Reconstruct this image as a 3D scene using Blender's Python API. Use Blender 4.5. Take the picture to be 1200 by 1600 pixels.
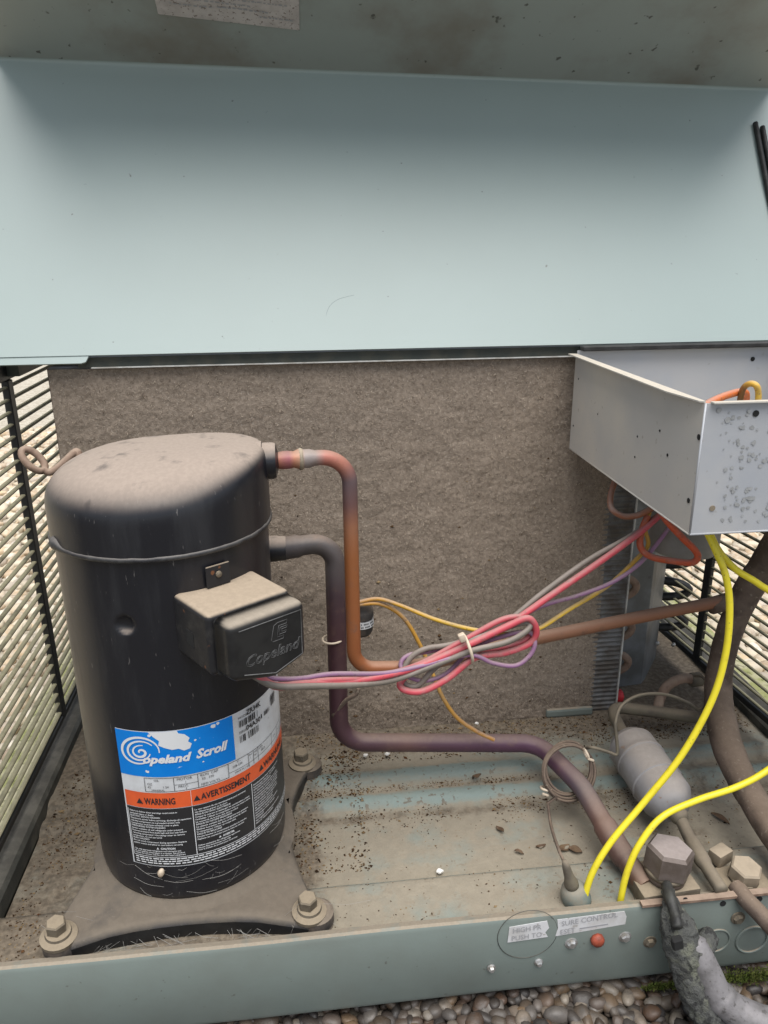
import bpy, bmesh, math, random
import numpy as np
from mathutils import Vector, Matrix, noise as mnoise
random.seed(7); rng = np.random.default_rng(11)
for o in list(bpy.data.objects): bpy.data.objects.remove(o)
S = bpy.context.scene
COL = S.collection
R = math.radians

# ------------------------------------------------------------------ camera
CAM = np.array([0.0, 0.0, 0.555]); FPX = 1211.0
RT = np.array([0.9936, -0.1126, -0.0085]); UP = np.array([0.0444, 0.3200, 0.9464])
UP = UP / np.linalg.norm(UP); RT = RT - RT.dot(UP) * UP; RT /= np.linalg.norm(RT)
FW = -np.cross(RT, UP)
cd = bpy.data.cameras.new('camera'); cam = bpy.data.objects.new('camera', cd); COL.objects.link(cam)
cd.sensor_fit = 'VERTICAL'; cd.sensor_height = 24.0; cd.lens = 24.0 * FPX / 1600.0
cd.clip_start = 0.02; cd.clip_end = 400.0
mw = Matrix.Identity(4)
for i in range(3):
    mw[i][0] = RT[i]; mw[i][1] = UP[i]; mw[i][2] = -FW[i]; mw[i][3] = CAM[i]
cam.matrix_world = mw
S.camera = cam
# ------------------------------------------------------------------ world, sun, exposure
SUN_EL, SUN_AZ = 71.0, 172.0         # bright veiled sun high in front of the unit
W = bpy.data.worlds.new('World'); S.world = W; W.use_nodes = True
wn = W.node_tree.nodes; wl = W.node_tree.links
bg = wn['Background']; sky = wn.new('ShaderNodeTexSky'); sky.sky_type = 'NISHITA'; sky.sun_disc = False
sky.sun_elevation = R(SUN_EL); sky.sun_rotation = R(SUN_AZ)
sky.air_density = 1.0; sky.dust_density = 1.0; sky.ozone_density = 1.0
hs = wn.new('ShaderNodeHueSaturation'); hs.inputs['Saturation'].default_value = 0.42
wl.new(sky.outputs[0], hs.inputs['Color']); wl.new(hs.outputs[0], bg.inputs[0])
bg.inputs[1].default_value = 0.05
sd = bpy.data.lights.new('sun', 'SUN'); sd.energy = 1.5; sd.angle = R(52); sd.color = (1.0, 0.97, 0.93)
sun = bpy.data.objects.new('sun', sd); COL.objects.link(sun)
_sd = Vector((math.sin(R(SUN_AZ)) * math.cos(R(SUN_EL)), math.cos(R(SUN_AZ)) * math.cos(R(SUN_EL)), math.sin(R(SUN_EL))))
sun.rotation_euler = _sd.to_track_quat('Z', 'Y').to_euler(); sun.location = (0, 3, 4)
vs = S.view_settings
vs.view_transform = 'Standard'; vs.look = 'None'; vs.gamma = 1.0; vs.exposure = 1.6
try: vs.use_curve_mapping = False
except Exception: pass
S.render.engine = 'CYCLES'

# ------------------------------------------------------------------ pixel -> world
def ray(px, py):
    v = RT * (px - 600.0) + UP * (800.0 - py) + FW * FPX
    return v / np.linalg.norm(v)
def Py(px, py, y):
    d = ray(px, py); t = (y - CAM[1]) / d[1]; return CAM + t * d
def Pz(px, py, z):
    d = ray(px, py); t = (z - CAM[2]) / d[2]; return CAM + t * d
def Px(px, py, x):
    d = ray(px, py); t = (x - CAM[0]) / d[0]; return CAM + t * d
def PY(*pts): return [Py(*p) for p in pts]

# ------------------------------------------------------------------ materials
def s2l(h):
    h = h.lstrip('#'); o = []
    for i in (0, 2, 4):
        c = int(h[i:i+2], 16) / 255.0
        o.append(c / 12.92 if c <= 0.04045 else ((c + 0.055) / 1.055) ** 2.4)
    return (o[0], o[1], o[2], 1.0)
def C4(c):
    if isinstance(c, str): return s2l(c)
    return (c[0], c[1], c[2], 1.0)
DUST = (0.36, 0.29, 0.225, 1)
def mk(name, c1, c2=None, ns=25, lo=.38, hi=.66, rough=.5, rough2=None, metal=0, dust=0, dustc=DUST, dlo=.3, dhi=.85, dn=40, dbase=.6,
       bump=0, bs=300, bd=.001, speck=0, speckc=(.05, .04, .03, 1), ss=160, slo=.62, attr=None, island=0, spec=.5, detail=5, coat=0, dirt=0, stretch=None):
    m = bpy.data.materials.new(name); m.use_nodes = True
    n = m.node_tree.nodes; l = m.node_tree.links; b = n['Principled BSDF']
    geo = n.new('ShaderNodeNewGeometry'); pos = geo.outputs['Position']
    if stretch:
        mp = n.new('ShaderNodeMapping'); mp.inputs['Scale'].default_value = stretch; l.new(pos, mp.inputs[0]); pos2 = mp.outputs[0]
    else: pos2 = pos
    def nz(scale, det=detail, p=None, rg=.6):
        t = n.new('ShaderNodeTexNoise'); t.inputs['Scale'].default_value = scale; t.inputs['Detail'].default_value = det
        t.inputs['Roughness'].default_value = rg; l.new(p or pos2, t.inputs['Vector']); return t.outputs[0]
    def rmp(src, a, z_, smooth=True):
        r = n.new('ShaderNodeMapRange'); r.interpolation_type = 'SMOOTHSTEP' if smooth else 'LINEAR'
        r.inputs[1].default_value = a; r.inputs[2].default_value = z_; l.new(src, r.inputs[0]); return r.outputs[0]
    def mul(a, b_):
        k = n.new('ShaderNodeMath'); k.operation = 'MULTIPLY'
        if isinstance(a, (int, float)): k.inputs[0].default_value = a
        else: l.new(a, k.inputs[0])
        if isinstance(b_, (int, float)): k.inputs[1].default_value = b_
        else: l.new(b_, k.inputs[1])
        return k.outputs[0]
    def mix(f, a, b_, blend='MIX'):
        k = n.new('ShaderNodeMix'); k.data_type = 'RGBA'; k.blend_type = blend
        if isinstance(f, (int, float)): k.inputs[0].default_value = f
        else: l.new(f, k.inputs[0])
        for i, v in ((6, a), (7, b_)):
            if isinstance(v, tuple): k.inputs[i].default_value = v
            else: l.new(v, k.inputs[i])
        return k.outputs[2]
    base = C4(c1)
    if attr:
        a = n.new('ShaderNodeAttribute'); a.attribute_name = attr; base = a.outputs['Color']
    if island:
        rp = n.new('ShaderNodeValToRGB'); rp.color_ramp.interpolation = 'LINEAR'
        els = rp.color_ramp.elements
        cols = island
        els[0].position = 0; els[0].color = C4(cols[0]); els[1].position = 1; els[1].color = C4(cols[-1])
        for i, c in enumerate(cols[1:-1]):
            e = els.new((i + 1) / (len(cols) - 1)); e.color = C4(c)
        l.new(geo.outputs['Random Per Island'], rp.inputs[0]); base = rp.outputs[0]
    rsock = None
    if c2 is not None:
        f = rmp(nz(ns), lo, hi); base = mix(f, base, C4(c2))
        if rough2 is not None:
            rr = n.new('ShaderNodeMapRange'); l.new(f, rr.inputs[0]); rr.inputs[3].default_value = rough; rr.inputs[4].default_value = rough2; rsock = rr.outputs[0]
    if speck:
        f2 = mul(rmp(nz(ss, 2), slo, slo + .06), speck); base = mix(f2, base, C4(speckc))
    if dirt:
        da_ = n.new('ShaderNodeAttribute'); da_.attribute_name = 'Dirt'
        sm_ = n.new('ShaderNodeMath'); sm_.operation = 'MULTIPLY_ADD'; sm_.inputs[1].default_value = 1.5; l.new(nz(26, 8, None, .7), sm_.inputs[0]); l.new(da_.outputs['Fac'], sm_.inputs[2])
        dirtf = mul(rmp(sm_.outputs[0], 1.12, 1.5), .85)
    if dust:
        sx = n.new('ShaderNodeSeparateXYZ'); l.new(geo.outputs['Normal'], sx.inputs[0])
        up = rmp(sx.outputs[2], dlo, dhi)
        dv = rmp(nz(dn, 6), .2, .62)
        ad = n.new('ShaderNodeMath'); ad.operation = 'ADD'; ad.inputs[1].default_value = dbase; ad.use_clamp = True; l.new(dv, ad.inputs[0])
        f3 = mul(mul(up, ad.outputs[0]), dust)
        if dirt:
            ca_ = n.new('ShaderNodeAttribute'); ca_.attribute_name = 'Clean'
            cm_ = n.new('ShaderNodeMath'); cm_.operation = 'ADD'; l.new(ca_.outputs['Fac'], cm_.inputs[0]); l.new(nz(35, 7, None, .7), cm_.inputs[1])
            iv_ = n.new('ShaderNodeMath'); iv_.operation = 'SUBTRACT'; iv_.inputs[0].default_value = 1; l.new(mul(rmp(cm_.outputs[0], .78, 1.2), .88), iv_.inputs[1]); f3 = mul(f3, iv_.outputs[0])
        fine = mix(rmp(nz(dn * 6, 3), .35, .7), dustc, tuple(min(1, x * 1.12) for x in dustc[:3]) + (1,))
        base = mix(f3, base, fine)
        rr = n.new('ShaderNodeMix'); rr.data_type = 'FLOAT'; l.new(f3, rr.inputs[0])
        if rsock: l.new(rsock, rr.inputs[2])
        else: rr.inputs[2].default_value = rough
        rr.inputs[3].default_value = .95; rsock = rr.outputs[0]
        if metal:
            mm = n.new('ShaderNodeMix'); mm.data_type = 'FLOAT'; l.new(f3, mm.inputs[0]); mm.inputs[2].default_value = metal; mm.inputs[3].default_value = 0
            l.new(mm.outputs[0], b.inputs['Metallic'])
    if dirt: base = mix(dirtf, base, mix(rmp(nz(180, 5), .35, .7), (.085, .064, .045, 1), (.20, .16, .115, 1)))
    if isinstance(base, tuple): b.inputs['Base Color'].default_value = base
    else: l.new(base, b.inputs['Base Color'])
    if rsock: l.new(rsock, b.inputs['Roughness'])
    else: b.inputs['Roughness'].default_value = rough
    if not (dust and metal): b.inputs['Metallic'].default_value = metal
    b.inputs['Specular IOR Level'].default_value = spec
    if coat: b.inputs['Coat Weight'].default_value = coat; b.inputs['Coat Roughness'].default_value = .15
    if bump:
        bp = n.new('ShaderNodeBump'); bp.inputs['Distance'].default_value = .001; bp.inputs['Strength'].default_value = bump
        l.new(nz(bs, 6, pos), bp.inputs['Height']); bp.inputs['Distance'].default_value = bd; l.new(bp.outputs[0], b.inputs['Normal'])
    return m

M = {}
M['lid'] = mk('lid_paint', (.305, .372, .358), (.294, .357, .342), ns=6, lo=.3, hi=.75, rough=.44, bump=.06, bs=500, speck=.7, speckc=(.10, .095, .08, 1), ss=130, slo=.735)
M['skirt'] = mk('skirt_paint', (.30, .335, .315), (.22, .21, .18), ns=7, lo=.42, hi=.72, rough=.55, bump=.1, bs=400, speck=.8, speckc=(.05, .045, .035, 1), ss=90, slo=.68)
M['flange'] = mk('flange_paint', (.175, .210, .193), (.15, .17, .152), ns=10, lo=.3, hi=.8, rough=.45, dust=.9, dustc=(.27, .225, .17, 1), dlo=.55, dhi=.9, dn=60, dbase=.25, bump=.08, bs=450, speck=.5, ss=120, slo=.69)
M['pan'] = mk('pan_floor', (.185, .238, .222), (.22, .21, .17), ns=30, lo=.55, hi=.75, rough=.7, dust=.95, dustc=(.245, .212, .160, 1), dlo=.6, dhi=.93, dn=16, dbase=.2, bump=.8, bs=300, speck=.8, speckc=(.10, .078, .055, 1), ss=150, slo=.60, dirt=1)
M['rail'] = mk('rail_dark', (.030, .035, .032), (.10, .10, .085), ns=35, rough=.6, dust=.12, bump=.3, bs=250)
M['black'] = mk('black_paint', (.0085, .0092, .0135), (.018, .019, .023), ns=1.0, lo=.45, hi=.75, stretch=(55, 55, 9), rough=.30, rough2=.45, dust=.95, dustc=(.315, .257, .212, 1), dlo=.22, dhi=.92, dn=1.0, dbase=.45, bump=.08, bs=160, speck=.5, speckc=(.20, .19, .18, 1), ss=9, slo=.70)
M['plate'] = mk('foot_plate_paint', (.030, .030, .033), (.07, .06, .048), ns=30, rough=.55, dust=.93, dustc=(.145, .120, .092, 1), dlo=.2, dhi=.85, dn=25, dbase=.35, bump=.4, bs=260, speck=.4, speckc=(.3, .27, .22, 1), ss=230, slo=.68)
M['term'] = mk('terminal_paint', (.018, .018, .020), (.06, .057, .052), ns=60, lo=.5, hi=.8, rough=.5, spec=.3, dust=.95, dustc=(.36, .29, .215, 1), dlo=.45, dhi=.9, dn=45, dbase=.7, bump=.15, bs=300, speck=.6, speckc=(.25, .10, .04, 1), ss=90, slo=.67)
M['cover'] = mk('terminal_cover', (.012, .012, .013), (.022, .022, .022), ns=40, rough=.45, spec=.35, dust=.93, dustc=(.31, .265, .21, 1), dlo=.3, dhi=.95, dn=45, dbase=.6, bump=.06, bs=400)
M['emboss'] = mk('cover_emboss', (.10, .10, .10), (.06, .06, .06), ns=300, rough=.45)
M['galv'] = mk('galvanised', (.41, .43, .465), (.45, .455, .465), ns=12, rough=.5, rough2=.65, metal=.2, bump=.05, bs=200, dust=.8, dustc=(.50, .455, .385, 1), dlo=.6, dhi=.95, dn=20, speck=.3, speckc=(.25, .22, .18, 1), ss=120, slo=.70)
M['galvdust'] = mk('galvanised_dusty', (.48, .463, .43), (.58, .535, .46), ns=9, lo=.32, hi=.7, rough=.7, rough2=.85, metal=.0, bump=.08, bs=300, dust=.8, dustc=(.50, .45, .37, 1), dlo=.5, dhi=.9, dn=30, speck=.5, speckc=(.25, .21, .15, 1), ss=130, slo=.68)
M['endplate'] = mk('end_plate', (.22, .235, .25), (.14, .145, .145), ns=20, rough=.5, metal=.3, bump=.1, bs=200, speck=.4, ss=100, slo=.68)
M['lint'] = mk('lint_mat', (.315, .260, .208), (.225, .182, .143), ns=230, lo=.3, hi=.7, rough=1.0, spec=.05, bump=.8, bs=800, bd=.0011, speck=.5, speckc=(.52, .46, .39, 1), ss=520, slo=.625, detail=10)
M['fibre'] = mk('lint_fibre', (.3, .26, .22), rough=1, spec=.05, island=['6a5e52', '85776a', '9e9080', 'c0b2a0', '75695d', '5a5046'])
M['fin'] = mk('fin_metal', (.20, .20, .20), (.12, .105, .09), ns=50, rough=.6, metal=.5, bump=.3, bs=500)
M['copper'] = mk('copper_heat', (.4, .2, .1), (.16, .10, .075), ns=60, lo=.52, hi=.9, rough=.5, rough2=.7, metal=.2, attr='Col', bump=.12, bs=350, dust=.38, dustc=(.36, .28, .22, 1), dlo=.35, dhi=1.0)
M['wire'] = mk('wire_jacket', (.5, .5, .5), (.26, .22, .20), ns=80, lo=.40, hi=1.0, attr='Col', rough=.55, dust=.5, dustc=(.36, .30, .265, 1), dlo=.3, dhi=1.1, bump=.12, bs=500, speck=.4, speckc=(.10, .08, .06, 1), ss=260, slo=.62)
M['ywire'] = mk('yellow_jacket', (.78, .66, .03), (.62, .5, .03), ns=90, lo=.5, hi=.8, rough=.4, speck=.45, speckc=(.14, .12, .04, 1), ss=260, slo=.65)
M['insul'] = mk('dirty_pipe', (.085, .06, .046), (.15, .11, .085), ns=45, rough=.8, dust=.5, dustc=(.24, .18, .13, 1), dlo=.2, dhi=.95, bump=.5, bs=240, speck=.6, speckc=(.26, .22, .17, 1), ss=230, slo=.63)
M['drier'] = mk('drier_paint', (.26, .255, .26), (.20, .19, .185), ns=30, rough=.5, dust=.85, dustc=(.34, .30, .265, 1), dlo=.35, dhi=.98, bump=.12, bs=300, speck=.7, speckc=(.20, .10, .05, 1), ss=120, slo=.67)
M['olive'] = mk('dirty_tube', (.145, .125, .088), (.10, .085, .065), ns=50, rough=.75, dust=.6, dustc=(.25, .205, .15, 1), bump=.3, bs=300)
M['brass'] = mk('dusty_brass', (.30, .25, .185), (.22, .18, .13), ns=60, rough=.6, metal=.25, dust=.8, dustc=(.37, .305, .225, 1), bump=.2, bs=350)
M['hex'] = mk('valve_cap', (.16, .13, .115), (.11, .085, .07), ns=50, rough=.6, metal=.3, dust=.8, dustc=(.33, .285, .27, 1), dlo=.6, dhi=.95, bump=.3, bs=300, speck=.6, speckc=(.12, .09, .07, 1), ss=260, slo=.64)
M['bolt'] = mk('dirty_bolt', (.16, .135, .10), (.11, .09, .065), ns=80, rough=.65, metal=.3, dust=.85, dustc=(.27, .22, .155, 1), bump=.35, bs=350)
M['rubber'] = mk('rubber', (.035, .032, .03), (.10, .08, .065), ns=60, rough=.8, dust=.7, dustc=(.22, .18, .135, 1), bump=.3, bs=300)
M['rust'] = mk('rusty_steel', (.27, .185, .135), (.16, .10, .07), ns=90, rough=.75, dust=.4, bump=.35, bs=300)
M['white'] = mk('label_white', (.62, .64, .66), (.55, .56, .57), ns=60, rough=.45, speck=.25, ss=260, slo=.69)
M['blue'] = mk('label_blue', (.002, .19, .64), (.004, .21, .66), ns=40, rough=.42, speck=.9, speckc=(.7, .75, .8, 1), ss=300, slo=.735, spec=.25)
M['orange'] = mk('label_orange', (.74, .115, .028), (.66, .10, .03), ns=60, rough=.45)
M['inkblack'] = mk('label_black', (.020, .020, .022), rough=.42)
M['ink'] = mk('label_ink', (.02, .02, .025), rough=.5)
M['inkgrey'] = mk('faded_ink', (.33, .33, .345), rough=.6)
M['inkwhite'] = mk('label_print_white', (.68, .69, .70), rough=.5)
M['sticker'] = mk('sticker', (.62, .62, .63), (.52, .51, .50), ns=50, rough=.6, speck=.6, speckc=(.3, .27, .24, 1), ss=200, slo=.64)
M['liddecal'] = mk('lid_decal', (.52, .48, .46), (.42, .38, .36), ns=60, rough=.7, speck=.8, speckc=(.16, .12, .1, 1), ss=330, slo=.6)
M['slat'] = mk('grille_slat', (.018, .019, .016), (.05, .048, .028), ns=50, rough=.55, dust=.9, dustc=(.43, .395, .25, 1), dlo=.3, dhi=.9, dn=30, dbase=.35, bump=.2, bs=200)
M['post'] = mk('grille_post', (.012, .0125, .013), (.022, .022, .02), ns=50, rough=.5, bump=.15, bs=200)
M['seal'] = mk('seal_black', (.012, .012, .012), (.03, .03, .03), ns=80, rough=.6, bump=.3, bs=300)
M['chan'] = mk('channel_dark', (.035, .042, .036), (.06, .06, .045), ns=60, rough=.6, bump=.2, bs=300)
M['edge'] = mk('bright_edge', (.58, .58, .55), (.4, .38, .34), ns=80, rough=.5)
M['dirt'] = mk('dirt_crumbs', (.1, .08, .05), rough=1, spec=.1, island=['1d150e', '3a2a1c', '55402b', '2a1d14', '6e5a40', '8d7a5c', '4a2a16'])
M['leaf'] = mk('dead_leaf', (.085, .05, .028), (.14, .09, .05), ns=120, rough=.8, bump=.4, bs=300)
M['pebble'] = mk('pebble_mat', (.2, .18, .16), (.06, .055, .05), ns=130, lo=.4, hi=.9, rough=.5, bump=.35, bs=400,
                 island=['282422', '453f3a', '352f2b', '544a3f', '423024', '6a645e', '302c2a', '6d5a45', '221f1d', '4d453e', '4a3526', '80776b', '3b3632'])
M['pebblelit'] = mk('pebble_lit', (.2, .18, .16), (.55, .49, .40), ns=130, lo=.4, hi=.75, rough=.75, bump=.25, bs=400,
                 island=['b0a38e', 'd8ccb4', 'bfb199', 'cdb592', '9c8a74', 'e2d9c6', 'b89f80', 'ada396'])  # pebble colours lightened to stand in for glare on the open ground
M['bead'] = mk('weld_bead', (.014, .014, .018), (.05, .05, .05), ns=60, rough=.45, dust=.4, dustc=(.3, .27, .24, 1), dlo=.2, dhi=.95, dn=50, dbase=.3, bump=.3, bs=300)
M['bed'] = mk('gravel_bed', (.52, .47, .38), (.40, .35, .27), ns=50, rough=.95, bump=1.0, bs=70, bd=.01, speck=.6, speckc=(.65, .6, .5, 1), ss=60, slo=.56)  # bed tone painted pale, as ground in strong daylight
M['tape'] = mk('black_tape', (.014, .014, .014), (.04, .04, .035), ns=90, rough=.6, bump=.5, bs=300)
M['ground'] = mk('ground_mat', (.13, .115, .09), (.08, .07, .055), ns=45, rough=.95, bump=1.0, bs=90, speck=.6, speckc=(.22, .2, .16, 1), ss=60, slo=.58)
M['moss'] = mk('moss_mat', (.06, .085, .018), (.10, .11, .03), ns=200, rough=1, spec=.1)
M['kerb'] = mk('mossy_kerb', (.42, .39, .26), (.27, .28, .11), ns=40, rough=.95, bump=.7, bs=160, speck=.6, speckc=(.12, .12, .05, 1), ss=140, slo=.57)
M['foam'] = mk('rotten_foam', (.075, .077, .072), (.15, .155, .115), ns=70, lo=.45, hi=.75, rough=.95, bump=1.0, bs=330, bd=.003, speck=.8, speckc=(.025, .025, .025, 1), ss=110, slo=.54)
M['silver'] = mk('silver_sleeve', (.21, .20, .205), (.14, .133, .133), ns=60, rough=.6, metal=.2, bump=.5, bs=200, speck=.6, speckc=(.06, .055, .05, 1), ss=240, slo=.60)
M['can'] = mk('grey_can', (.25, .255, .26), (.19, .19, .19), ns=20, rough=.5, metal=.3)
M['tie'] = mk('cable_tie', (.62, .52, .40), (.50, .42, .33), ns=90, rough=.5)
M['steel'] = mk('screw_steel', (.5, .5, .5), (.36, .34, .31), ns=200, rough=.4, metal=.7)
M['red'] = mk('red_button', (.30, .06, .03), (.16, .04, .025), ns=180, rough=.6, bump=.5, bs=400)
M['redcap'] = mk('red_cap', (.5, .02, .03), rough=.45)
M['teal'] = mk('teal_rubber', (.15, .19, .175), (.2, .185, .145), ns=60, rough=.7, dust=.5, dustc=(.26, .22, .17, 1), bump=.3, bs=300)
M['hole'] = mk('hole_dark', (.012, .012, .012), rough=.9)
M['shell'] = mk('shell_cream', (.62, .52, .40), (.45, .34, .24), ns=150, rough=.5)
M['chip'] = mk('chip_white', (.7, .68, .64), rough=.7)
M['web'] = mk('cobweb', (.30, .29, .27), rough=.8)
M['scratch'] = mk('scratch', (.42, .42, .41), rough=.6)
M['stain'] = mk('zinc_stain', (.29, .295, .295), (.37, .38, .385), ns=200, rough=.75, metal=.1)

# ------------------------------------------------------------------ mesh helpers
ORG = {}
def thing(name, loc, label, cat, group=None):
    e = bpy.data.objects.new(name, None); COL.objects.link(e); e.location = loc; e.empty_display_size = .02
    ORG[e.name] = np.array(loc, float); tag(e, label, cat, group); return e
def tag(o, label=None, cat=None, group=None, kind=None):
    if label: o['label'] = label
    if cat: o['category'] = cat
    if group: o['group'] = group
    if kind: o['kind'] = kind
    return o
def add(name, V, F, mat, parent=None, smooth=False, cols=None, sharp=None):
    V = np.array(V, float).reshape(-1, 3)
    if parent is not None: org = ORG[parent.name]
    else: org = np.array([V[:, 0].mean(), V[:, 1].mean(), V[:, 2].min()])
    me = bpy.data.meshes.new(name); me.from_pydata((V - org).tolist(), [], [tuple(f) for f in F]); me.update()
    me.materials.append(M[mat] if isinstance(mat, str) else mat)
    if smooth:
        me.polygons.foreach_set('use_smooth', [True] * len(me.polygons))
        if sharp: 
            try: me.set_sharp_from_angle(angle=R(sharp))
            except Exception: pass
    if cols is not None:
        a = me.color_attributes.new('Col', 'FLOAT_COLOR', 'POINT')
        a.data.foreach_set('color', np.array(cols, dtype=np.float32).ravel())
    o = bpy.data.objects.new(name, me); COL.objects.link(o)
    if parent is not None: o.parent = parent
    else: o.location = org
    ORG[o.name] = org
    return o
def addbm(name, bm, mat, parent=None, smooth=False, sharp=None):
    bm.verts.index_update()
    V = [v.co[:] for v in bm.verts]; F = [[v.index for v in f.verts] for f in bm.faces]; bm.free()
    return add(name, V, F, mat, parent, smooth, None, sharp)
def join(*parts):
    V = []; F = []
    for v, f in parts:
        k = len(V); V += [tuple(x) for x in v]; F += [[i + k for i in q] for q in f]
    return V, F
def boxm(x0, x1, y0, y1, z0, z1):
    V = [(x0, y0, z0), (x1, y0, z0), (x1, y1, z0), (x0, y1, z0), (x0, y0, z1), (x1, y0, z1), (x1, y1, z1), (x0, y1, z1)]
    return V, [(0, 3, 2, 1), (4, 5, 6, 7), (0, 1, 5, 4), (1, 2, 6, 5), (2, 3, 7, 6), (3, 0, 4, 7)]
def bevbox(x0, x1, y0, y1, z0, z1, b, seg=2):
    bm = bmesh.new(); V, F = boxm(x0, x1, y0, y1, z0, z1)
    vs_ = [bm.verts.new(v) for v in V]
    for f in F: bm.faces.new([vs_[i] for i in f])
    bmesh.ops.bevel(bm, geom=bm.edges[:], offset=b, segments=seg, profile=.5, affect='EDGES')
    bm.verts.index_update()
    V = [v.co[:] for v in bm.verts]; F = [[v.index for v in f.verts] for f in bm.faces]; bm.free(); return V, F
def xf(VF, o, ex, ey, ez):
    o = np.array(o); ex, ey, ez = map(np.array, (ex, ey, ez))
    return [tuple(o + v[0] * ex + v[1] * ey + v[2] * ez) for v in VF[0]], VF[1]
def catmull(P, n=8):
    P = [np.array(p, float) for p in P]; out = []
    Q = [2 * P[0] - P[1]] + P + [2 * P[-1] - P[-2]]
    for i in range(1, len(Q) - 2):
        a, b, c, d = Q[i-1:i+3]
        for k in range(n):
            t = k / n
            out.append(.5 * (2 * b + (c - a) * t + (2 * a - 5 * b + 4 * c - d) * t * t + (3 * b - a - 3 * c + d) * t ** 3))
    out.append(P[-1]); return out
def bend(P, rad, n=8):
    P = [np.array(p, float) for p in P]; out = [P[0]]
    for i in range(1, len(P) - 1):
        a, b, c = P[i-1:i+2]; u = a - b; w = c - b; lu = np.linalg.norm(u); lw = np.linalg.norm(w); u /= lu; w /= lw
        ang = math.acos(max(-1, min(1, u.dot(w)))); rd = rad[i-1] if isinstance(rad, (list, tuple)) else rad
        d = min(rd / math.tan(ang / 2), lu * .49, lw * .49); rd = d * math.tan(ang / 2)
        bis = u + w; bis /= np.linalg.norm(bis); cen = b + bis * (rd / math.sin(ang / 2))
        s = b + u * d - cen; e = b + w * d - cen; tot = math.acos(max(-1, min(1, s.dot(e) / (rd * rd))))
        for k in range(n + 1):
            t = k / n; out.append(cen + (math.sin((1 - t) * tot) * s + math.sin(t * tot) * e) / math.sin(tot))
    out.append(P[-1]); return out
def resample(P, step):
    P = [np.array(p, float) for p in P]; out = [P[0]]
    for a, b in zip(P[:-1], P[1:]):
        L = np.linalg.norm(b - a); k = max(1, int(L / step))
        for i in range(1, k + 1): out.append(a + (b - a) * i / k)
    return out
def wnorm(o):
    w = o.modifiers.new('weighted_normals', 'WEIGHTED_NORMAL'); w.weight = 100; w.keep_sharp = True; return o
def tubem(P, r, seg=12, cap=True, wob=0, ws=60):
    P = [np.array(p, float) for p in P]; n = len(P)
    if not hasattr(r, '__len__'): r = [r] * n
    T = [P[min(i + 1, n - 1)] - P[max(i - 1, 0)] for i in range(n)]; T = [t / (np.linalg.norm(t) + 1e-12) for t in T]
    a = np.array([0, 0, 1.0]) if abs(T[0][2]) < .9 else np.array([1.0, 0, 0])
    N = np.cross(T[0], a); N /= np.linalg.norm(N); V = []; F = []
    for i in range(n):
        N = N - N.dot(T[i]) * T[i]; N /= np.linalg.norm(N); B = np.cross(T[i], N)
        for k in range(seg):
            t = 2 * math.pi * k / seg; d = math.cos(t) * N + math.sin(t) * B; rr = r[i]
            p = P[i] + rr * d
            if wob: p = P[i] + (rr + wob * (mnoise.noise(Vector(p * ws)) + .6 * mnoise.noise(Vector(p * ws * 2.7)))) * d
            V.append(p)
    for i in range(n - 1):
        for k in range(seg):
            k2 = (k + 1) % seg; F.append((i * seg + k, i * seg + k2, (i + 1) * seg + k2, (i + 1) * seg + k))
    if cap: F.append(tuple(range(seg - 1, -1, -1))); F.append(tuple((n - 1) * seg + k for k in range(seg)))
    return V, F
def tube(name, P, r, mat, parent=None, seg=12, cols=None, wob=0, ws=60):
    V, F = tubem(P, r, seg, True, wob, ws); C_ = None
    if cols is not None:
        C_ = []
        L = [0]
        for a, b in zip(P[:-1], P[1:]): L.append(L[-1] + float(np.linalg.norm(np.array(b) - np.array(a))))
        ks = [k for k, _ in cols]; cs = [C4(c) for _, c in cols]
        for i in range(len(P)):
            t = L[i] / L[-1]; c = [np.interp(t, ks, [q[j] for q in cs]) for j in range(3)] + [1]
            C_ += [c] * seg
    return add(name, V, F, mat, parent, True, C_, 50)
def lathem(prof, o, ax=(0, 0, 1), seg=32, cap=True):
    ax = np.array(ax, float); ax /= np.linalg.norm(ax); a = np.array([1.0, 0, 0]) if abs(ax[0]) < .9 else np.array([0, 1.0, 0])
    u = np.cross(ax, a); u /= np.linalg.norm(u); w = np.cross(ax, u); V = []; F = []; o = np.array(o, float)
    for (r, h) in prof:
        for k in range(seg):
            t = 2 * math.pi * k / seg; V.append(o + ax * h + r * (math.cos(t) * u + math.sin(t) * w))
    for i in range(len(prof) - 1):
        for k in range(seg):
            k2 = (k + 1) % seg; F.append((i * seg + k, i * seg + k2, (i + 1) * seg + k2, (i + 1) * seg + k))
    if cap: F.append(tuple(range(seg - 1, -1, -1))); F.append(tuple((len(prof) - 1) * seg + k for k in range(seg)))
    return V, F
def hexm(r, h, o, ax=(0, 0, 1), rot=0, cham=.12):
    ax = np.array(ax, float); ax /= np.linalg.norm(ax); a = np.array([1.0, 0, 0]) if abs(ax[0]) < .9 else np.array([0, 1.0, 0])
    u = np.cross(ax, a); u /= np.linalg.norm(u); w = np.cross(ax, u); V = []; F = []; o = np.array(o, float)
    for (rr, hh) in ((r, 0), (r, h * (1 - cham)), (r * (1 - cham), h)):
        for k in range(6):
            t = rot + math.pi * k / 3; V.append(o + ax * hh + rr * (math.cos(t) * u + math.sin(t) * w))
    for i in range(2):
        for k in range(6): F.append((i * 6 + k, i * 6 + (k + 1) % 6, i * 6 + 6 + (k + 1) % 6, i * 6 + 6 + k))
    F.append((5, 4, 3, 2, 1, 0)); F.append(tuple(12 + k for k in range(6))); return V, F
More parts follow.
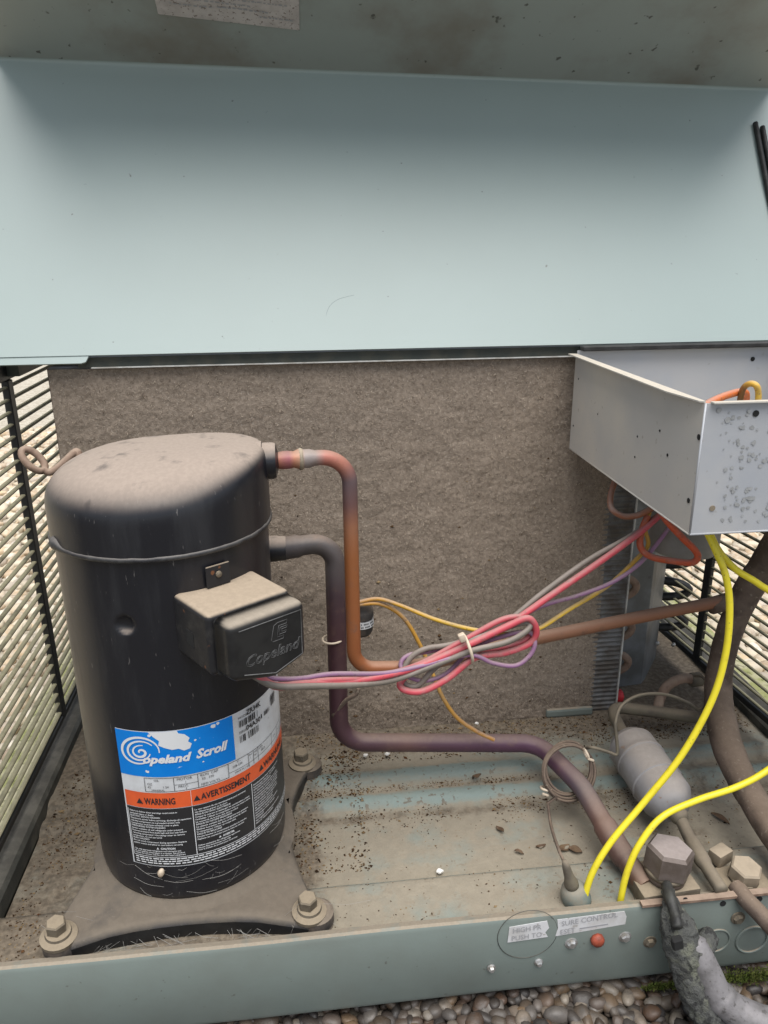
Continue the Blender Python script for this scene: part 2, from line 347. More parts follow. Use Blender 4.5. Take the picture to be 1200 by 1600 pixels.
def prism(poly, o, ex, ey, ez, t):
    """2D outline (ccw in ex,ey) extruded by t along ez"""
    n = len(poly); V = [(x, y, 0) for x, y in poly] + [(x, y, t) for x, y in poly]
    F = [tuple(range(n - 1, -1, -1)), tuple(range(n, 2 * n))] + [(i, (i + 1) % n, n + (i + 1) % n, n + i) for i in range(n)]
    return xf((V, F), o, ex, ey, ez)
def circ(r, n=20, cx=0, cy=0): return [(cx + r * math.cos(2 * math.pi * k / n), cy + r * math.sin(2 * math.pi * k / n)) for k in range(n)]
def text2d(s, size, shear=0, align='LEFT', bold=0, outline=0, space=1.0, line=1.0, cut=0):
    cu = bpy.data.curves.new('t', 'FONT'); cu.body = s; cu.size = size; cu.shear = shear; cu.align_x = align; cu.resolution_u = 2
    cu.space_character = space; cu.space_line = line; cu.offset = bold
    if outline: cu.fill_mode = 'NONE'; cu.bevel_depth = outline; cu.bevel_resolution = 1
    ob = bpy.data.objects.new('t', cu); COL.objects.link(ob); bpy.context.view_layer.update()
    me = bpy.data.meshes.new_from_object(ob.evaluated_get(bpy.context.evaluated_depsgraph_get()))
    if cut:
        bm = bmesh.new(); bm.from_mesh(me)
        xs = [v.co.x for v in bm.verts]; x = min(xs) + cut
        while x < max(xs):
            bmesh.ops.bisect_plane(bm, geom=bm.verts[:] + bm.edges[:] + bm.faces[:], plane_co=(x, 0, 0), plane_no=(1, 0, 0)); x += cut
        bm.to_mesh(me); bm.free()
    V = [v.co[:] for v in me.vertices]; F = [tuple(p.vertices) for p in me.polygons]
    bpy.data.objects.remove(ob); bpy.data.meshes.remove(me); bpy.data.curves.remove(cu)
    return V, F

X_, Y_, Z_ = np.array([1., 0, 0]), np.array([0, 1., 0]), np.array([0, 0, 1.])
YF = .492          # plane of the front flange
YC = .790          # front plane of the coil
XL, XR = -.290, .540

# ================================================================== SETTING: ground and gravel
gz = -.088
V = [(-40, -6, gz), (40, -6, gz), (40, 80, gz), (-40, 80, gz)]
tag(add('ground', V, [(0, 1, 2, 3)], 'ground'), kind='structure')
def ico():
    bm = bmesh.new(); bmesh.ops.create_icosphere(bm, subdivisions=2, radius=1)
    V = np.array([v.co[:] for v in bm.verts]); F = np.array([[v.index for v in f.verts] for f in bm.faces]); bm.free(); return V, F
IV, IF = ico()
def pebbles(name, regions, mat='pebble'):
    VV = []; FF = []; k = 0
    for (x0, x1, y0, y1, sp, smin, smax, z0, lay) in regions:
        for L in range(lay):
            y = y0
            while y < y1:
                x = x0
                while x < x1:
                    px = x + rng.uniform(-.45, .45) * sp; py = y + rng.uniform(-.45, .45) * sp
                    if not (XL - .005 < px < XR + .01 and YF + .05 < py < 1.28):
                        s = rng.uniform(smin, smax) * (1.25 if rng.random() < .12 else 1)
                        ax = np.array([s * rng.uniform(.9, 1.35), s * rng.uniform(.75, 1.0), s * rng.uniform(.5, .75)])
                        v = np.sign(IV) * np.abs(IV) ** rng.uniform(.72, 1.0)
                        ph = rng.uniform(0, 6.28, 3)
                        v = v * (1 + .17 * np.sin(2.3 * IV[:, [1]] + ph[0]) + .13 * np.sin(3.1 * IV[:, [2]] + ph[1]) * np.cos(2 * IV[:, [0]] + ph[2])) * ax
                        a, b = rng.uniform(0, 6.28), rng.uniform(-.5, .5)
                        ca, sa, cb, sb = math.cos(a), math.sin(a), math.cos(b), math.sin(b)
                        Rm = np.array([[ca, -sa, 0], [sa, ca, 0], [0, 0, 1]]) @ np.array([[1, 0, 0], [0, cb, -sb], [0, sb, cb]])
                        VV.append(v @ Rm.T + np.array([px, py, z0 + L * smin * .75 + rng.uniform(-.003, .003)]))
                        FF.append(IF + k); k += len(IV)
                    x += sp
                y += sp * .9
    V = np.concatenate(VV); F = np.concatenate(FF)
    org = np.array([0, .5, gz]); me = bpy.data.meshes.new(name)
    me.vertices.add(len(V)); me.vertices.foreach_set('co', (V - org).ravel())
    me.loops.add(F.size); me.loops.foreach_set('vertex_index', F.ravel().astype(np.int32))
    me.polygons.add(len(F)); me.polygons.foreach_set('loop_start', np.arange(0, F.size, 3, dtype=np.int32))
    me.polygons.foreach_set('use_smooth', np.ones(len(F), dtype=bool)); me.update(); me.validate()
    me.materials.append(M[mat]); o = bpy.data.objects.new(name, me); COL.objects.link(o); o.location = org; return o
g = pebbles('gravel', [(-.42, .72, .33, .56, .0115, .0042, .0086, gz + .007, 2)])
g2 = pebbles('gravel', [(-1.6, XL - .01, .56, 3.0, .0250, .011, .016, gz + .006, 1),
                       (XR + .015, 1.6, .56, 2.2, .0235, .011, .016, gz + .006, 1)], 'pebblelit')
tag(g2, 'cream gravel seen through the grilles at both sides, coloured paler to look sunlit', 'gravel', kind='stuff')
tag(g, 'loose rounded brown and grey river gravel in front of the unit', 'gravel', kind='stuff')
for i_, (xa, xb) in enumerate(((-30, XL - .02), (XR + .03, 30))):
    tag(add('gravel_bed', [(xa, .50, gz + .003), (xb, .50, gz + .003), (xb, 60, gz + .003), (xa, 60, gz + .003)], [(0, 1, 2, 3)], 'bed'), kind='structure')
# mossy concrete edging strips beside the unit
def strip(name, x0, x1, label):
    V = []; F = []; nx, ny = 8, 50
    for j in range(ny + 1):
        for i in range(nx + 1):
            x = x0 + (x1 - x0) * i / nx; y = .45 + 1.3 * j / ny
            V.append((x, y, gz + .022 + .004 * mnoise.noise(Vector((x * 30, y * 30, 0))) - (.02 if i in (0, nx) else 0)))
    for j in range(ny):
        for i in range(nx): F.append((j * (nx + 1) + i, j * (nx + 1) + i + 1, (j + 1) * (nx + 1) + i + 1, (j + 1) * (nx + 1) + i))
    tag(add(name, V, F, 'kerb', None, True), label, kind='structure')
strip('mossy_paving', XL - .12, XL - .008, None); strip('mossy_paving', XR + .012, XR + .16, None)

# ================================================================== BASE PAN
pan = thing('base_pan', (.12, .70, -.064), 'grey green painted sheet steel base pan with a dusty ribbed floor', 'base pan')
prof = [(YF + .003, .010), (.551, .011), (.5545, .010), (.557, .002), (.562, 0), (.655, 0), (.6600, .0003), (.6625, .0014), (.6660, .0050), (.6690, .0066), (.6740, .0072), (.6790, .0064), (.6830, .0046), (.6870, .0044), (.6910, .0054), (.6950, .0092), (.6985, .0118), (.7030, .0126), (.7080, .0128), (.7140, .0110), (.7190, .0106), (.79, .0106), (1.25, .0106)]
nx = 160
V = []; F = []
py = []
for a, b in zip(prof[:-1], prof[1:]):
    k = max(1, int((b[0] - a[0]) / .004))
    for i in range(k): py.append((a[0] + (b[0] - a[0]) * i / k, a[1] + (b[1] - a[1]) * i / k))
py.append(prof[-1])
for (y, z) in py:
    for i in range(nx + 1):
        x = XL + .014 + (XR - XL - .028) * i / nx
        zz = z + .0006 * mnoise.noise(Vector((x * 25, y * 25, 1)))
        # embossed drain slot at the left
        d = math.hypot((x + .232) / .012, (y - .585) / .020)
        if d < 1.6: zz += .003 * math.exp(-3 * (d - .75) ** 2) - .004 * max(0, 1 - d)
        V.append((x, y, zz))
for j in range(len(py) - 1):
    for i in range(nx): F.append((j * (nx + 1) + i, j * (nx + 1) + i + 1, (j + 1) * (nx + 1) + i + 1, (j + 1) * (nx + 1) + i))
pf_ = add('pan_floor', V, F, 'pan', pan, True)
def dirtmask(x, y):
    m = .20
    m = max(m, np.interp(y, [.725, .745, .79], [.2, .62, .95]))
    m = max(m, .60 * math.exp(-((y - .650) / .012) ** 2)); m = max(m, .50 * math.exp(-((y - .687) / .006) ** 2))
    m = max(m, .74 * math.exp(-(max(0, x + .012) / .024) ** 2) if x < .1 else 0)
    if x > .29: m = max(m, .42)
    if x < -.195: m = max(m, .5)
    m = max(m, .45 * math.exp(-((y - .5) / .007) ** 2))
    return m
def cleanmask(x, y):
    c = max(math.exp(-((y - .671) / .0105) ** 2), math.exp(-((y - .7035) / .0105) ** 2)) * (.72 + .35 * mnoise.noise(Vector((x * 9, y * 4, 3))))
    c = max(c, .45 * math.exp(-((x - .30) / .05) ** 2 - ((y - .545) / .03) ** 2))
    return c if x > -.02 else c * .3
ca = pf_.data.attributes.new('Clean', 'FLOAT', 'POINT'); ca.data.foreach_set('value', [cleanmask(v[0], v[1]) for v in V])
at_ = pf_.data.attributes.new('Dirt', 'FLOAT', 'POINT'); at_.data.foreach_set('value', [dirtmask(v[0], v[1]) for v in V])
# front flange: bent sheet
fp = [(YF + .0095, .0112), (YF + .009, .0175), (YF + .002, .0205), (YF - .0005, .0195), (YF - .002, .0165), (YF - .002, -.056), (YF + .001, -.0625), (YF + .02, -.064)]
V = []; F = []; N = 80
for k, (y, z) in enumerate(fp):
    for i in range(N + 1):
        x = XL - .006 + (XR - XL + .012) * i / N
        V.append((x, y + .0012 * mnoise.noise(Vector((x * 6, 0, z * 8))), z + .0006 * mnoise.noise(Vector((x * 14, 3, 0)))))
for k in range(len(fp) - 1):
    for i in range(N): F.append((k * (N + 1) + i, (k + 1) * (N + 1) + i, (k + 1) * (N + 1) + i + 1, k * (N + 1) + i + 1))
add('front_flange', V, F, 'flange', pan, True, None, 40)
# side rails
def rail(s, x0, x1):
    V, F = [], []
    pr = [(x0, .003), (x0, .020), (x0 - s * .003, .024), (x0 - s * .014, .026), (x1, .030), (x1, -.06)]
    for y in (YF + .004, 1.25):
        V += [(x, y, z) for x, z in pr]
    n = len(pr)
    for i in range(n - 1): F.append((i, i + 1, n + i + 1, n + i))
    F.append(tuple(range(n))); F.append(tuple(range(n, 2 * n)))
    return add('side_rail', V, F, 'rail', pan)
rail(1, XL + .014, XL - .010); rail(-1, XR - .014, XR + .010)
# things on the flange face
yf = YF - .0035
def ontoflange(px, py): return Py(px, py, yf)
def screw(px, py, r, mat='steel'):
    p = ontoflange(px, py); V, F = join(hexm(r, .0035, p + np.array([0, .001, 0]), (0, -1, 0), random.random(), .3), lathem([(r * 1.35, 0), (r * 1.35, .001), (r * 1.2, .0014)], p + np.array([0, .0015, 0]), (0, -1, 0), 16))
    return add('screw', V, F, mat, pan, True, None, 35)
for a in ((893, 1475, .0042), (977, 1465, .0042), (1016, 1473, .0045), (842, 1505, .0028), (768, 1514, .0028), (1154, 1436, .0048)): screw(*a, 'steel' if a[2] < .0046 and a[0] < 1000 else 'bolt')
p = ontoflange(932, 1468)
add('button_hole', *lathem([(.0078, 0), (.0078, .0006)], p + np.array([0, .0016, 0]), (0, -1, 0), 20), 'hole', pan)
bm_ = lathem([(.006, -.001), (.0062, .002), (.005, .0045), (.002, .0055)], p + np.array([.0006, .0005, 0]), (0, -1, 0), 9)
add('reset_button', *bm_, 'red', pan, True)
for (px, py, r) in ((1131, 1414, .0028), (1188, 1407, .0028), (1072, 1407, .002)):
    add('hole', *lathem([(r, 0), (r, .0004)], ontoflange(px, py) + np.array([0, .0016, 0]), (0, -1, 0), 14), 'hole', pan)
def ring(px, py, r, t=.0007, mat='rail'):
    p = ontoflange(px, py) + np.array([0, .0013, 0]); P = [p + r * (math.cos(a) * X_ + math.sin(a) * Z_) for a in np.linspace(0, 2 * math.pi, 41)]
    return add('knockout', *tubem(P, t, 6, False), mat, pan, True)
ring(825, 1462, .026, .0003); ring(1176, 1470, .0145, .0012, 'flange'); ring(1120, 1472, .0125, .0010, 'flange')
def onsticker(name, quad, mat, parent, dy, thick=.0004):
    P = [Py(x, y, yf - dy + .0014) for x, y in quad]; n = len(P)
    V = [tuple(q) for q in P] + [tuple(q + np.array([0, thick, 0])) for q in P]
    F = [tuple(range(n))] + [(i, n + i, n + (i + 1) % n, (i + 1) % n) for i in range(n)]
    return add(name, V, F, mat, parent)
st1 = onsticker('sticker', [(796, 1449), (855, 1439), (858, 1450), (852, 1457), (856, 1464), (793, 1473)], 'sticker', pan, .0006)
st2 = onsticker('sticker', [(871, 1437), (976, 1424), (979, 1432), (977, 1444), (868, 1463), (872, 1450)], 'sticker', pan, .0006)
def fltext(s, px, py, h, st, slope=-.15, mat='inkgrey'):
    V, F = text2d(s, h * 1.30, space=1.0); V = [(v[0] * .86, v[1], v[2]) for v in V]; p = Py(px, py, yf - .0008 + .0012); ex = Py(px + 50, py + 50 * slope, yf) - Py(px, py, yf); ex /= np.linalg.norm(ex)
    ez = np.cross(ex, Y_) ; ez = -ez if ez[2] < 0 else ez
    return add('lettering', *xf((V, F), p + np.array([0, -.0004, 0]), ex, ez, -Y_), mat, st)
fltext('HIGH PR', 801, 1458, .0058, st1); fltext('PUSH TO', 799, 1470, .0058, st1)
fltext('SURE CONTROL', 877, 1447, .0060, st2, -.17); fltext('ESET', 875, 1460, .0058, st2, -.17)
onsticker('lettering', [(906, 1450), (950, 1443), (950, 1445), (906, 1452)], 'inkgrey', st2, .0009, .0002)
# rear cabinet: posts behind the coil, and an unseen deck added to block sunlight
cab = thing('rear_cabinet', (.12, 1.03, .0), 'dark sheet metal cabinet frame behind the coil with a top deck added to block sunlight', 'cabinet')
add('sun_block_deck', *boxm(XL + .004, XR - .004, .815, 1.262, .452, .4535), 'chan', cab)
for i, (x0, x1) in enumerate(((XL - .008, XL + .014), (XR - .014, XR + .008))):
    add('corner_post', *bevbox(x0, x1, 1.245, 1.268, -.04, .451, .003), 'chan', cab)
    add('deck_edge', *boxm(x0, x1, .815, 1.243, .436, .4515), 'chan', cab)

# ================================================================== RAISED LID
LA = R(31); LD = np.array([0, math.sin(LA), math.cos(LA)]); LN = np.array([0, -math.cos(LA), math.sin(LA)]); LB = np.array([0, .782, .4585])
lid = thing('raised_lid', (.12, .782, .4585), 'pale blue green sheet steel lid tipped up and leaning back above the coil', 'lid')
LX0, LX1 = -.296, .553
def LP(x, s, n=0): return LB + np.array([x, 0, 0]) + LD * s + LN * n
def crease(x): return .3335 + (x - LX0) * (.308 - .3335) / (LX1 - LX0)
tabx = -.199
V = []; F = []; nxx = 60
rows = [('b', None)] + [('f', t) for t in np.linspace(0, 1, 30)]
rb = .0045    # bend radius
SK = .255
secs = []
for i in range(nxx + 1):
    x = LX0 + (LX1 - LX0) * i / nxx; c = crease(x); row = []
    dent = lambda s: .0007 * mnoise.noise(Vector((x * 5, s * 7, 2)))
    for t in np.linspace(0, 1, 26): s = t * (c - rb); row.append(LP(x, s, dent(s)))
    for t in np.linspace(.12, 1, 8): a = t * math.pi / 2; row.append(LP(x, c - rb + rb * math.sin(a), rb - rb * math.cos(a)))
    secs.append(row)
def sheet(secs, th, nrm=None):
    nr = len(secs[0]); V = [p for r in secs for p in r]; F = []
    for i in range(len(secs) - 1):
        for j in range(nr - 1): F.append((i * nr + j, (i + 1) * nr + j, (i + 1) * nr + j + 1, i * nr + j + 1))
    return V, F
VF1 = sheet(secs, 0)
o = add('lid_panel', *VF1, 'lid', lid, True)
sm = o.modifiers.new('thickness', 'SOLIDIFY'); sm.thickness = .0016; sm.offset = 1.0; es = o.modifiers.new('edges', 'EDGE_SPLIT'); es.split_angle = R(35)
secs = []
for i in range(nxx + 1):
    x = LX0 + (LX1 - LX0) * i / nxx; c = crease(x)
    secs.append([LP(x, c + .0004 * 0 + .0015 * mnoise.noise(Vector((x * 6, t * 5, 9))) * t, rb + (SK - rb) * t) for t in np.linspace(0, 1, 12)])
o = add('lid_skirt', *sheet(secs, 0), 'skirt', lid, True)
sm = o.modifiers.new('thickness', 'SOLIDIFY'); sm.thickness = .0016; sm.offset = 1.0; es = o.modifiers.new('edges', 'EDGE_SPLIT'); es.split_angle = R(35)
# lower tab at the left corner, small folded edges at the sides
tabpoly = [(LX0, -.0075), (tabx - .006, -.0075), (tabx - .002, -.0062), (tabx, -.002), (tabx + .001, .0005), (LX0, .0005)]
add('corner_tab', *prism([(x - LX0, s) for x, s in tabpoly], LP(LX0, 0, -.0016), X_, LD, LN, .0022), 'lid', lid)
add('side_lip', *prism([(0, 0), (.0016, 0), (.0016, .012), (0, .012)], LP(LX0 - .0016, 0, -.0016), X_, LN, LD, .31), 'lid', lid)
# decal on the skirt
def SP(px, py, off=0):
    K = LB + LD * .323; d = ray(px, py); t = (K - CAM).dot(LD) / d.dot(LD); p = CAM + t * d
    x = p[0]; n = (p - K).dot(LN); return LP(x, crease(x) - .0022 - off, n)
q = [SP(247, 26), SP(468, 46)]; u = q[1] - q[0]; up_ = LN
dk = [q[0], q[1], q[1] + LN * .07, q[0] + LN * .07]
dec = add('decal', [tuple(p) for p in dk], [(0, 1, 2, 3)], 'liddecal', lid)
for r_ in range(3):
    base = [(338, 4), (400, 7), (425, 16)][r_]; txt = ['NOITUAC', 'SNOITCENNOC', 'DETALUSNI'][r_]
# faint rows of print, too worn to read
VV = []; FF = []
rr_ = random.Random(3)
for (x0, x1, dn) in ((268, 330, .0085), (340, 420, .0105), (296, 390, .0155), (405, 455, .0045), (270, 450, .021)):
    x = x0
    while x < x1:
        w = rr_.uniform(2, 7); a = SP(x, 30, .0004); a = dk[0] + (dk[1] - dk[0]) * ((x - 247) / 221) + LN * (.006 + dn + rr_.uniform(-.0004, .0004)) - LD * .0005
        b = a + (dk[1] - dk[0]) * (w / 221); k = len(VV); hh = LN * rr_.uniform(.0012, .002)
        VV += [a, b, b + hh, a + hh]; FF.append((k, k + 1, k + 2, k + 3)); x += w + rr_.uniform(1, 4)
add('worn_print', VV, FF, 'inkgrey', dec)
# scratch marks
VV = []; FF = []
def lidp(px, py, n=.0012):
    d = ray(px, py); t = (LB - CAM).dot(LN) / d.dot(LN); p = CAM + t * d; return p + LN * n
P = [lidp(*a) for a in ((512, 500), (510, 492), (516, 478), (530, 468), (553, 462))]
add('scratch', *tubem(catmull(P, 4), .00014, 5), 'hole', lid)
# sealing strip lying against the right edge of the lid
ss = thing('sealing_strip', lidp(1190, 330), 'thin black double sealing strip hanging along right edge of raised lid', 'seal')
for k, (a, b) in enumerate(((1177, 1206), (1186, 1216))):
    P = [lidp(a + 2 * k, 196 + 6 * k, .004), lidp(a + (b - a) * .45, 270, .005), lidp(b, 350, .004), lidp(b + 14, 430, .004)]
    add('strip', *tubem(catmull(P, 6), .0028, 8), 'seal', ss, True)

# ================================================================== CONDENSER COIL
CX0, CX1, CZ0, CZ1 = -.241, .373, .0108, .446
coil = thing('condenser_coil', (.066, .815, .0135), 'upright condenser coil with its front clogged by grey brown lint', 'coil')
add('fin_core', *boxm(CX0, CX1, YC + .004, YC + .050, CZ0, CZ1), 'fin', coil)
nxq, nzq = 400, 285
V = []; F = []
LX = CX1 - .030
for j in range(nzq + 1):
    for i in range(nxq + 1):
        x = CX0 + (LX - CX0) * i / nxq; z = CZ0 + (CZ1 - .001 - CZ0) * j / nzq
        p = Vector((x * 28, z * 28, 0)); d = .0012 * mnoise.noise(p) + .0006 * mnoise.noise(p * 3.3) + .0004 * mnoise.noise(p * 9.7) + .0005 * mnoise.noise(p * 17)
        edge = min(1, (LX - x) / .016) ; edge = max(0, edge + .5 * mnoise.noise(Vector((0, z * 40, 5))))
        bald = 1 - .9 * math.exp(-(((x - .012) / .022) ** 2 + ((z - .335) / .05) ** 2))
        low = 1 + 1.0 * max(0, 1 - z / .07)
        V.append((x, YC + .003 - min(1, edge) * bald * (.0022 + d * 1.1) * low, z))
for j in range(nzq):
    for i in range(nxq): F.append((j * (nxq + 1) + i, j * (nxq + 1) + i + 1, (j + 1) * (nxq + 1) + i + 1, (j + 1) * (nxq + 1) + i))
lint = add('lint_mat', V, F, 'lint', coil, True); lint['kind'] = 'stuff'
LV = np.array(V).reshape(nzq + 1, nxq + 1, 3)
# loose fibres on the lint
VV = []; FF = []; k = 0
for q in range(32000):
    i = int(rng.integers(0, nxq)); j = int(rng.integers(0, nzq) if rng.random() > .12 else rng.integers(0, 25)); p = LV[j, i] + np.array([rng.uniform(-.0014, .0014), -.0004, rng.uniform(-.0014, .0014)])
    L = rng.uniform(.0012, .0036) * (2.2 if rng.random() < .03 else 1); a = rng.uniform(0, 6.28); w = rng.uniform(.00008, .00018) * (1.7 if rng.random() < .04 else 1)
    d = np.array([math.cos(a), 0, math.sin(a)]); nn = np.array([-math.sin(a), 0, math.cos(a)]); cv = rng.uniform(-.35, .35) * L
    m0 = p + np.array([0, -rng.uniform(.0003, .0016), 0])
    A = p - d * L / 2; B_ = m0 + nn * cv; C_ = p + d * L / 2 + np.array([0, -rng.uniform(0, .0015), 0])
    VV += [A - nn * w, A + nn * w, B_ - nn * w, B_ + nn * w, C_ - nn * w, C_ + nn * w]
    FF += [(k, k + 2, k + 3, k + 1), (k + 2, k + 4, k + 5, k + 3)]; k += 6
for q in range(170):
    i0 = int(rng.integers(8, nxq - 8)); j0 = int(rng.integers(6, nzq - 6)); c0 = LV[j0, i0]; dk_ = rng.random() < .3; nn_ = 5 if dk_ else 9
    for h_ in range(nn_):
        p = c0 + np.array([rng.normal(0, .0011), -.0008 - abs(rng.normal(0, .0006)), rng.normal(0, .0011)]); a = rng.uniform(0, 6.28); L = rng.uniform(.0008, .0026); w = rng.uniform(.00015, .0004)
        d = np.array([math.cos(a), rng.uniform(-.3, .3), math.sin(a)]); nn = np.array([-math.sin(a), 0, math.cos(a)])
        A = p - d * L / 2; B_ = p + np.array([0, -.0004, 0]); C_ = p + d * L / 2
        VV += [A - nn * w, A + nn * w, B_ - nn * w, B_ + nn * w, C_ - nn * w, C_ + nn * w]; FF += [(k, k + 2, k + 3, k + 1), (k + 2, k + 4, k + 5, k + 3)]; k += 6
fb = add('lint_fibres', VV, FF, 'fibre', coil); fb['kind'] = 'stuff'
VV = []; FF = []; k = 0
OC0 = np.array([[1, 0, 0], [-1, 0, 0], [0, 1, 0], [0, -1, 0], [0, 0, 1], [0, 0, -1.]]); OF0 = [(0, 2, 4), (2, 1, 4), (1, 3, 4), (3, 0, 4), (2, 0, 5), (1, 2, 5), (3, 1, 5), (0, 3, 5)]
for q in range(260):
    p = LV[int(abs(rng.normal(0, 90))) % (nzq - 4) + 2, int(rng.integers(3, nxq - 3))]; sz = rng.uniform(.0004, .0013) * (1.8 if rng.random() < .07 else 1)
    VV += list(OC0 * np.array([sz * rng.uniform(1, 2.2), sz * .7, sz]) * rng.uniform(.7, 1.2, (6, 1)) + p + np.array([0, -.0004, 0])); FF += [tuple(i + k for i in f) for f in OF0]; k += 6
tag(add('lint_crumbs', VV, FF, 'dirt', coil), kind='stuff')
# exposed rippled fin edge at the right
V = []; F = []; n = 420
for j in range(n + 1):
    z = CZ0 + (CZ1 - CZ0) * j / n
    for i in range(7):
        x = CX1 - .060 + .0595 * i / 6; V.append((x, YC + .0035 - .0012 * math.sin(z / .0062 * 2 * math.pi) * (.3 + .7 * min(1, i / 3)) - (.0004 if i % 2 else 0), z))
for j in range(n):
    for i in range(6): F.append((j * 7 + i, j * 7 + i + 1, (j + 1) * 7 + i + 1, (j + 1) * 7 + i))
add('fin_edge', V, F, 'fin', coil, True)
add('edge_strip', *boxm(CX1, CX1 + .0015, YC + .001, YC + .05, CZ0, CZ1), 'edge', coil)
add('left_strip', *boxm(CX0 - .0012, CX0, YC + .003, YC + .05, CZ0, CZ1), 'insul', coil)
# top channel and its bright lower edge
add('top_channel', *boxm(CX0 + .03, XR - .016, YC - .003, YC + .052, CZ1 + .0008, .4566), 'chan', coil)
add('channel_edge', *boxm(CX0 + .043, .30, YC - .0062, YC - .0032, CZ1 + .0002, CZ1 + .0012), 'edge', coil)
add('bottom_bracket', *bevbox(.283, .342, YC - .0055, YC + .001, .0105, .022, .003), 'flange', coil)
# return bends standing out of the right end
def ubend(z, dz, x0, y, reach, r, mat, name='return_bend'):
    P = [np.array([x0 - .004, y, z + dz])] + [np.array([x0 + reach * math.sin(a), y, z + dz * math.cos(a)]) for a in np.linspace(0, math.pi, 14)] + [np.array([x0 - .004, y, z - dz])]
    return tube(name, P, r, mat, coil, 10)
for (px, py) in ((989, 917), (985, 982), (976, 1035)):
    p = Py(px, py, YC + .022); ubend(p[2], .0125, CX1 + .001, YC + .022, .019, .0048, 'rust')
p = Py(970, 1088, YC + .012)
add('red_plug', *lathem([(.0075, 0), (.008, .004), (.008, .010), (.005, .012)], (CX1 + .0015, YC + .014, p[2]), (1, 0, 0), 14), 'redcap', coil, True)
# folded end plate behind, dark bends on its far side
ep = thing('coil_end_plate', (.42, .87, .0135), 'dull grey folded steel end plate beside coil with dark tube bends', 'end plate')
V = []; F = []
pl = [(CX1 + .002, YC + .046), (.428, YC + .052), (.436, YC + .060), (.477, YC + .115), (.482, YC + .125)]
for (x, y) in pl: V += [(x, y, .0135), (x, y, .452)]
for i in range(len(pl) - 1): F.append((2 * i, 2 * i + 2, 2 * i + 3, 2 * i + 1))
o = add('plate', V, F, 'endplate', ep); sm = o.modifiers.new('t', 'SOLIDIFY'); sm.thickness = .0012
for (px, py) in ((1027, 1005), (1052, 1007)):
    p = Py(px, py, YC + .045); add('rivet', *lathem([(.003, 0), (.0028, .0015), (.001, .0025)], p, (0, -1, 0), 10), 'steel', ep, True)
for i in range(9):
    z = .062 + i * .047
    P = [np.array([.475, .925, z + .012])] + [np.array([.484 + .034 * math.sin(a), .925 - .012 * math.sin(a), z + .012 * math.cos(a)]) for a in np.linspace(0, math.pi, 12)] + [np.array([.475, .925, z - .012])]
    tube('tube_bend', P, .0058, 'post', ep, 10)

# ================================================================== COMPRESSOR
CC = np.array([-.113, .612]); CR = .0838
comp = thing('compressor', (CC[0], CC[1], .0), 'black upright scroll compressor with dusty domed top and blue white label', 'compressor')
Z0, ZR, ZT = .034, .3500, .4100
def cyl(th, z, off=0): return np.array([CC[0] + (CR + off) * math.cos(th), CC[1] + (CR + off) * math.sin(th), z])
def cylhit(px, py, off=0):
    d = ray(px, py); o = CAM[:2] - CC; a = d[:2].dot(d[:2]); b = 2 * o.dot(d[:2]); c = o.dot(o) - (CR + off) ** 2
    t = (-b - math.sqrt(max(0, b * b - 4 * a * c))) / (2 * a); p = CAM + t * d; return math.atan2(p[1] - CC[1], p[0] - CC[0]), p[2]
# body with a pressed dimple
dth, dz_ = cylhit(195, 977)
V = []; F = []; nt = 300; zs = np.concatenate([np.linspace(Z0, .26, 30), np.linspace(.264, .325, 34), np.linspace(.331, ZR, 6)])
for z in zs:
    for k in range(nt):
        th = 2 * math.pi * k / nt; a = (th - dth + math.pi) % (2 * math.pi) - math.pi
        d = math.hypot(a * CR, z - dz_); off = 0
        if d < .0078: off = -.0042 * (1 - (d / .0078) ** 2) ** .6
        if z < .05: off -= .010 * ((.05 - z) / .016) ** 2 * .25
        V.append(cyl(th, z, off))
for j in range(len(zs) - 1):
    for k in range(nt): F.append((j * nt + k, j * nt + (k + 1) % nt, (j + 1) * nt + (k + 1) % nt, (j + 1) * nt + k))
F.append(tuple(range(nt - 1, -1, -1)))
add('shell', V, F, 'black', comp, True)
# top cap: soft shoulder, squared off towards the discharge port
V = []; F = []; nt = 160; nr = 34; zc0 = ZR - .004
thp = R(4)
for j in range(nr + 1):
    for k in range(nt):
        th = 2 * math.pi * k / nt; a = abs((th - thp + math.pi) % (2 * math.pi) - math.pi)
        w = math.exp(-(a / .75) ** 2); n_ = 2.55 + 5.5 * w; lo_ = .024 + .006 * w; h = ZT - zc0 - lo_ ; t = j / nr * math.pi / 2
        if j < 5: rr = CR + .0026; z = zc0 + lo_ * j / 4
        else:
            t = (j - 4) / (nr - 4) * math.pi / 2; c, s = math.cos(t), math.sin(t)
            rr = (CR + .0026) * (c ** (2 / n_) if c > 1e-6 else 0); z = zc0 + lo_ + h * s ** (2 / n_)
            z -= .0015 * (rr / CR) ** 2 * (1 - w)
        V.append((CC[0] + rr * math.cos(th), CC[1] + rr * math.sin(th), z))
for j in range(nr):
    for k in range(nt): F.append((j * nt + k, j * nt + (k + 1) % nt, (j + 1) * nt + (k + 1) % nt, (j + 1) * nt + k))
cap = add('top_cap', V, F, 'black', comp, True)
# weld bead round the seam
P = []; rs = []
for k in range(121):
    th = 2 * math.pi * k / 120; a = abs((th - R(-146) + math.pi) % (2 * math.pi) - math.pi)
    P.append(cyl(th, ZR - .004 + .0004 * mnoise.noise(Vector((th * 9, 0, 0))) + .003 * math.exp(-(a / .07) ** 2), .0014)); rs.append(.0024 + .0004 * mnoise.noise(Vector((th * 14, 4, 0))) + .0035 * math.exp(-(a / .08) ** 2))
add('weld_bead', *tubem(P, rs, 8, False), 'bead', comp, True)
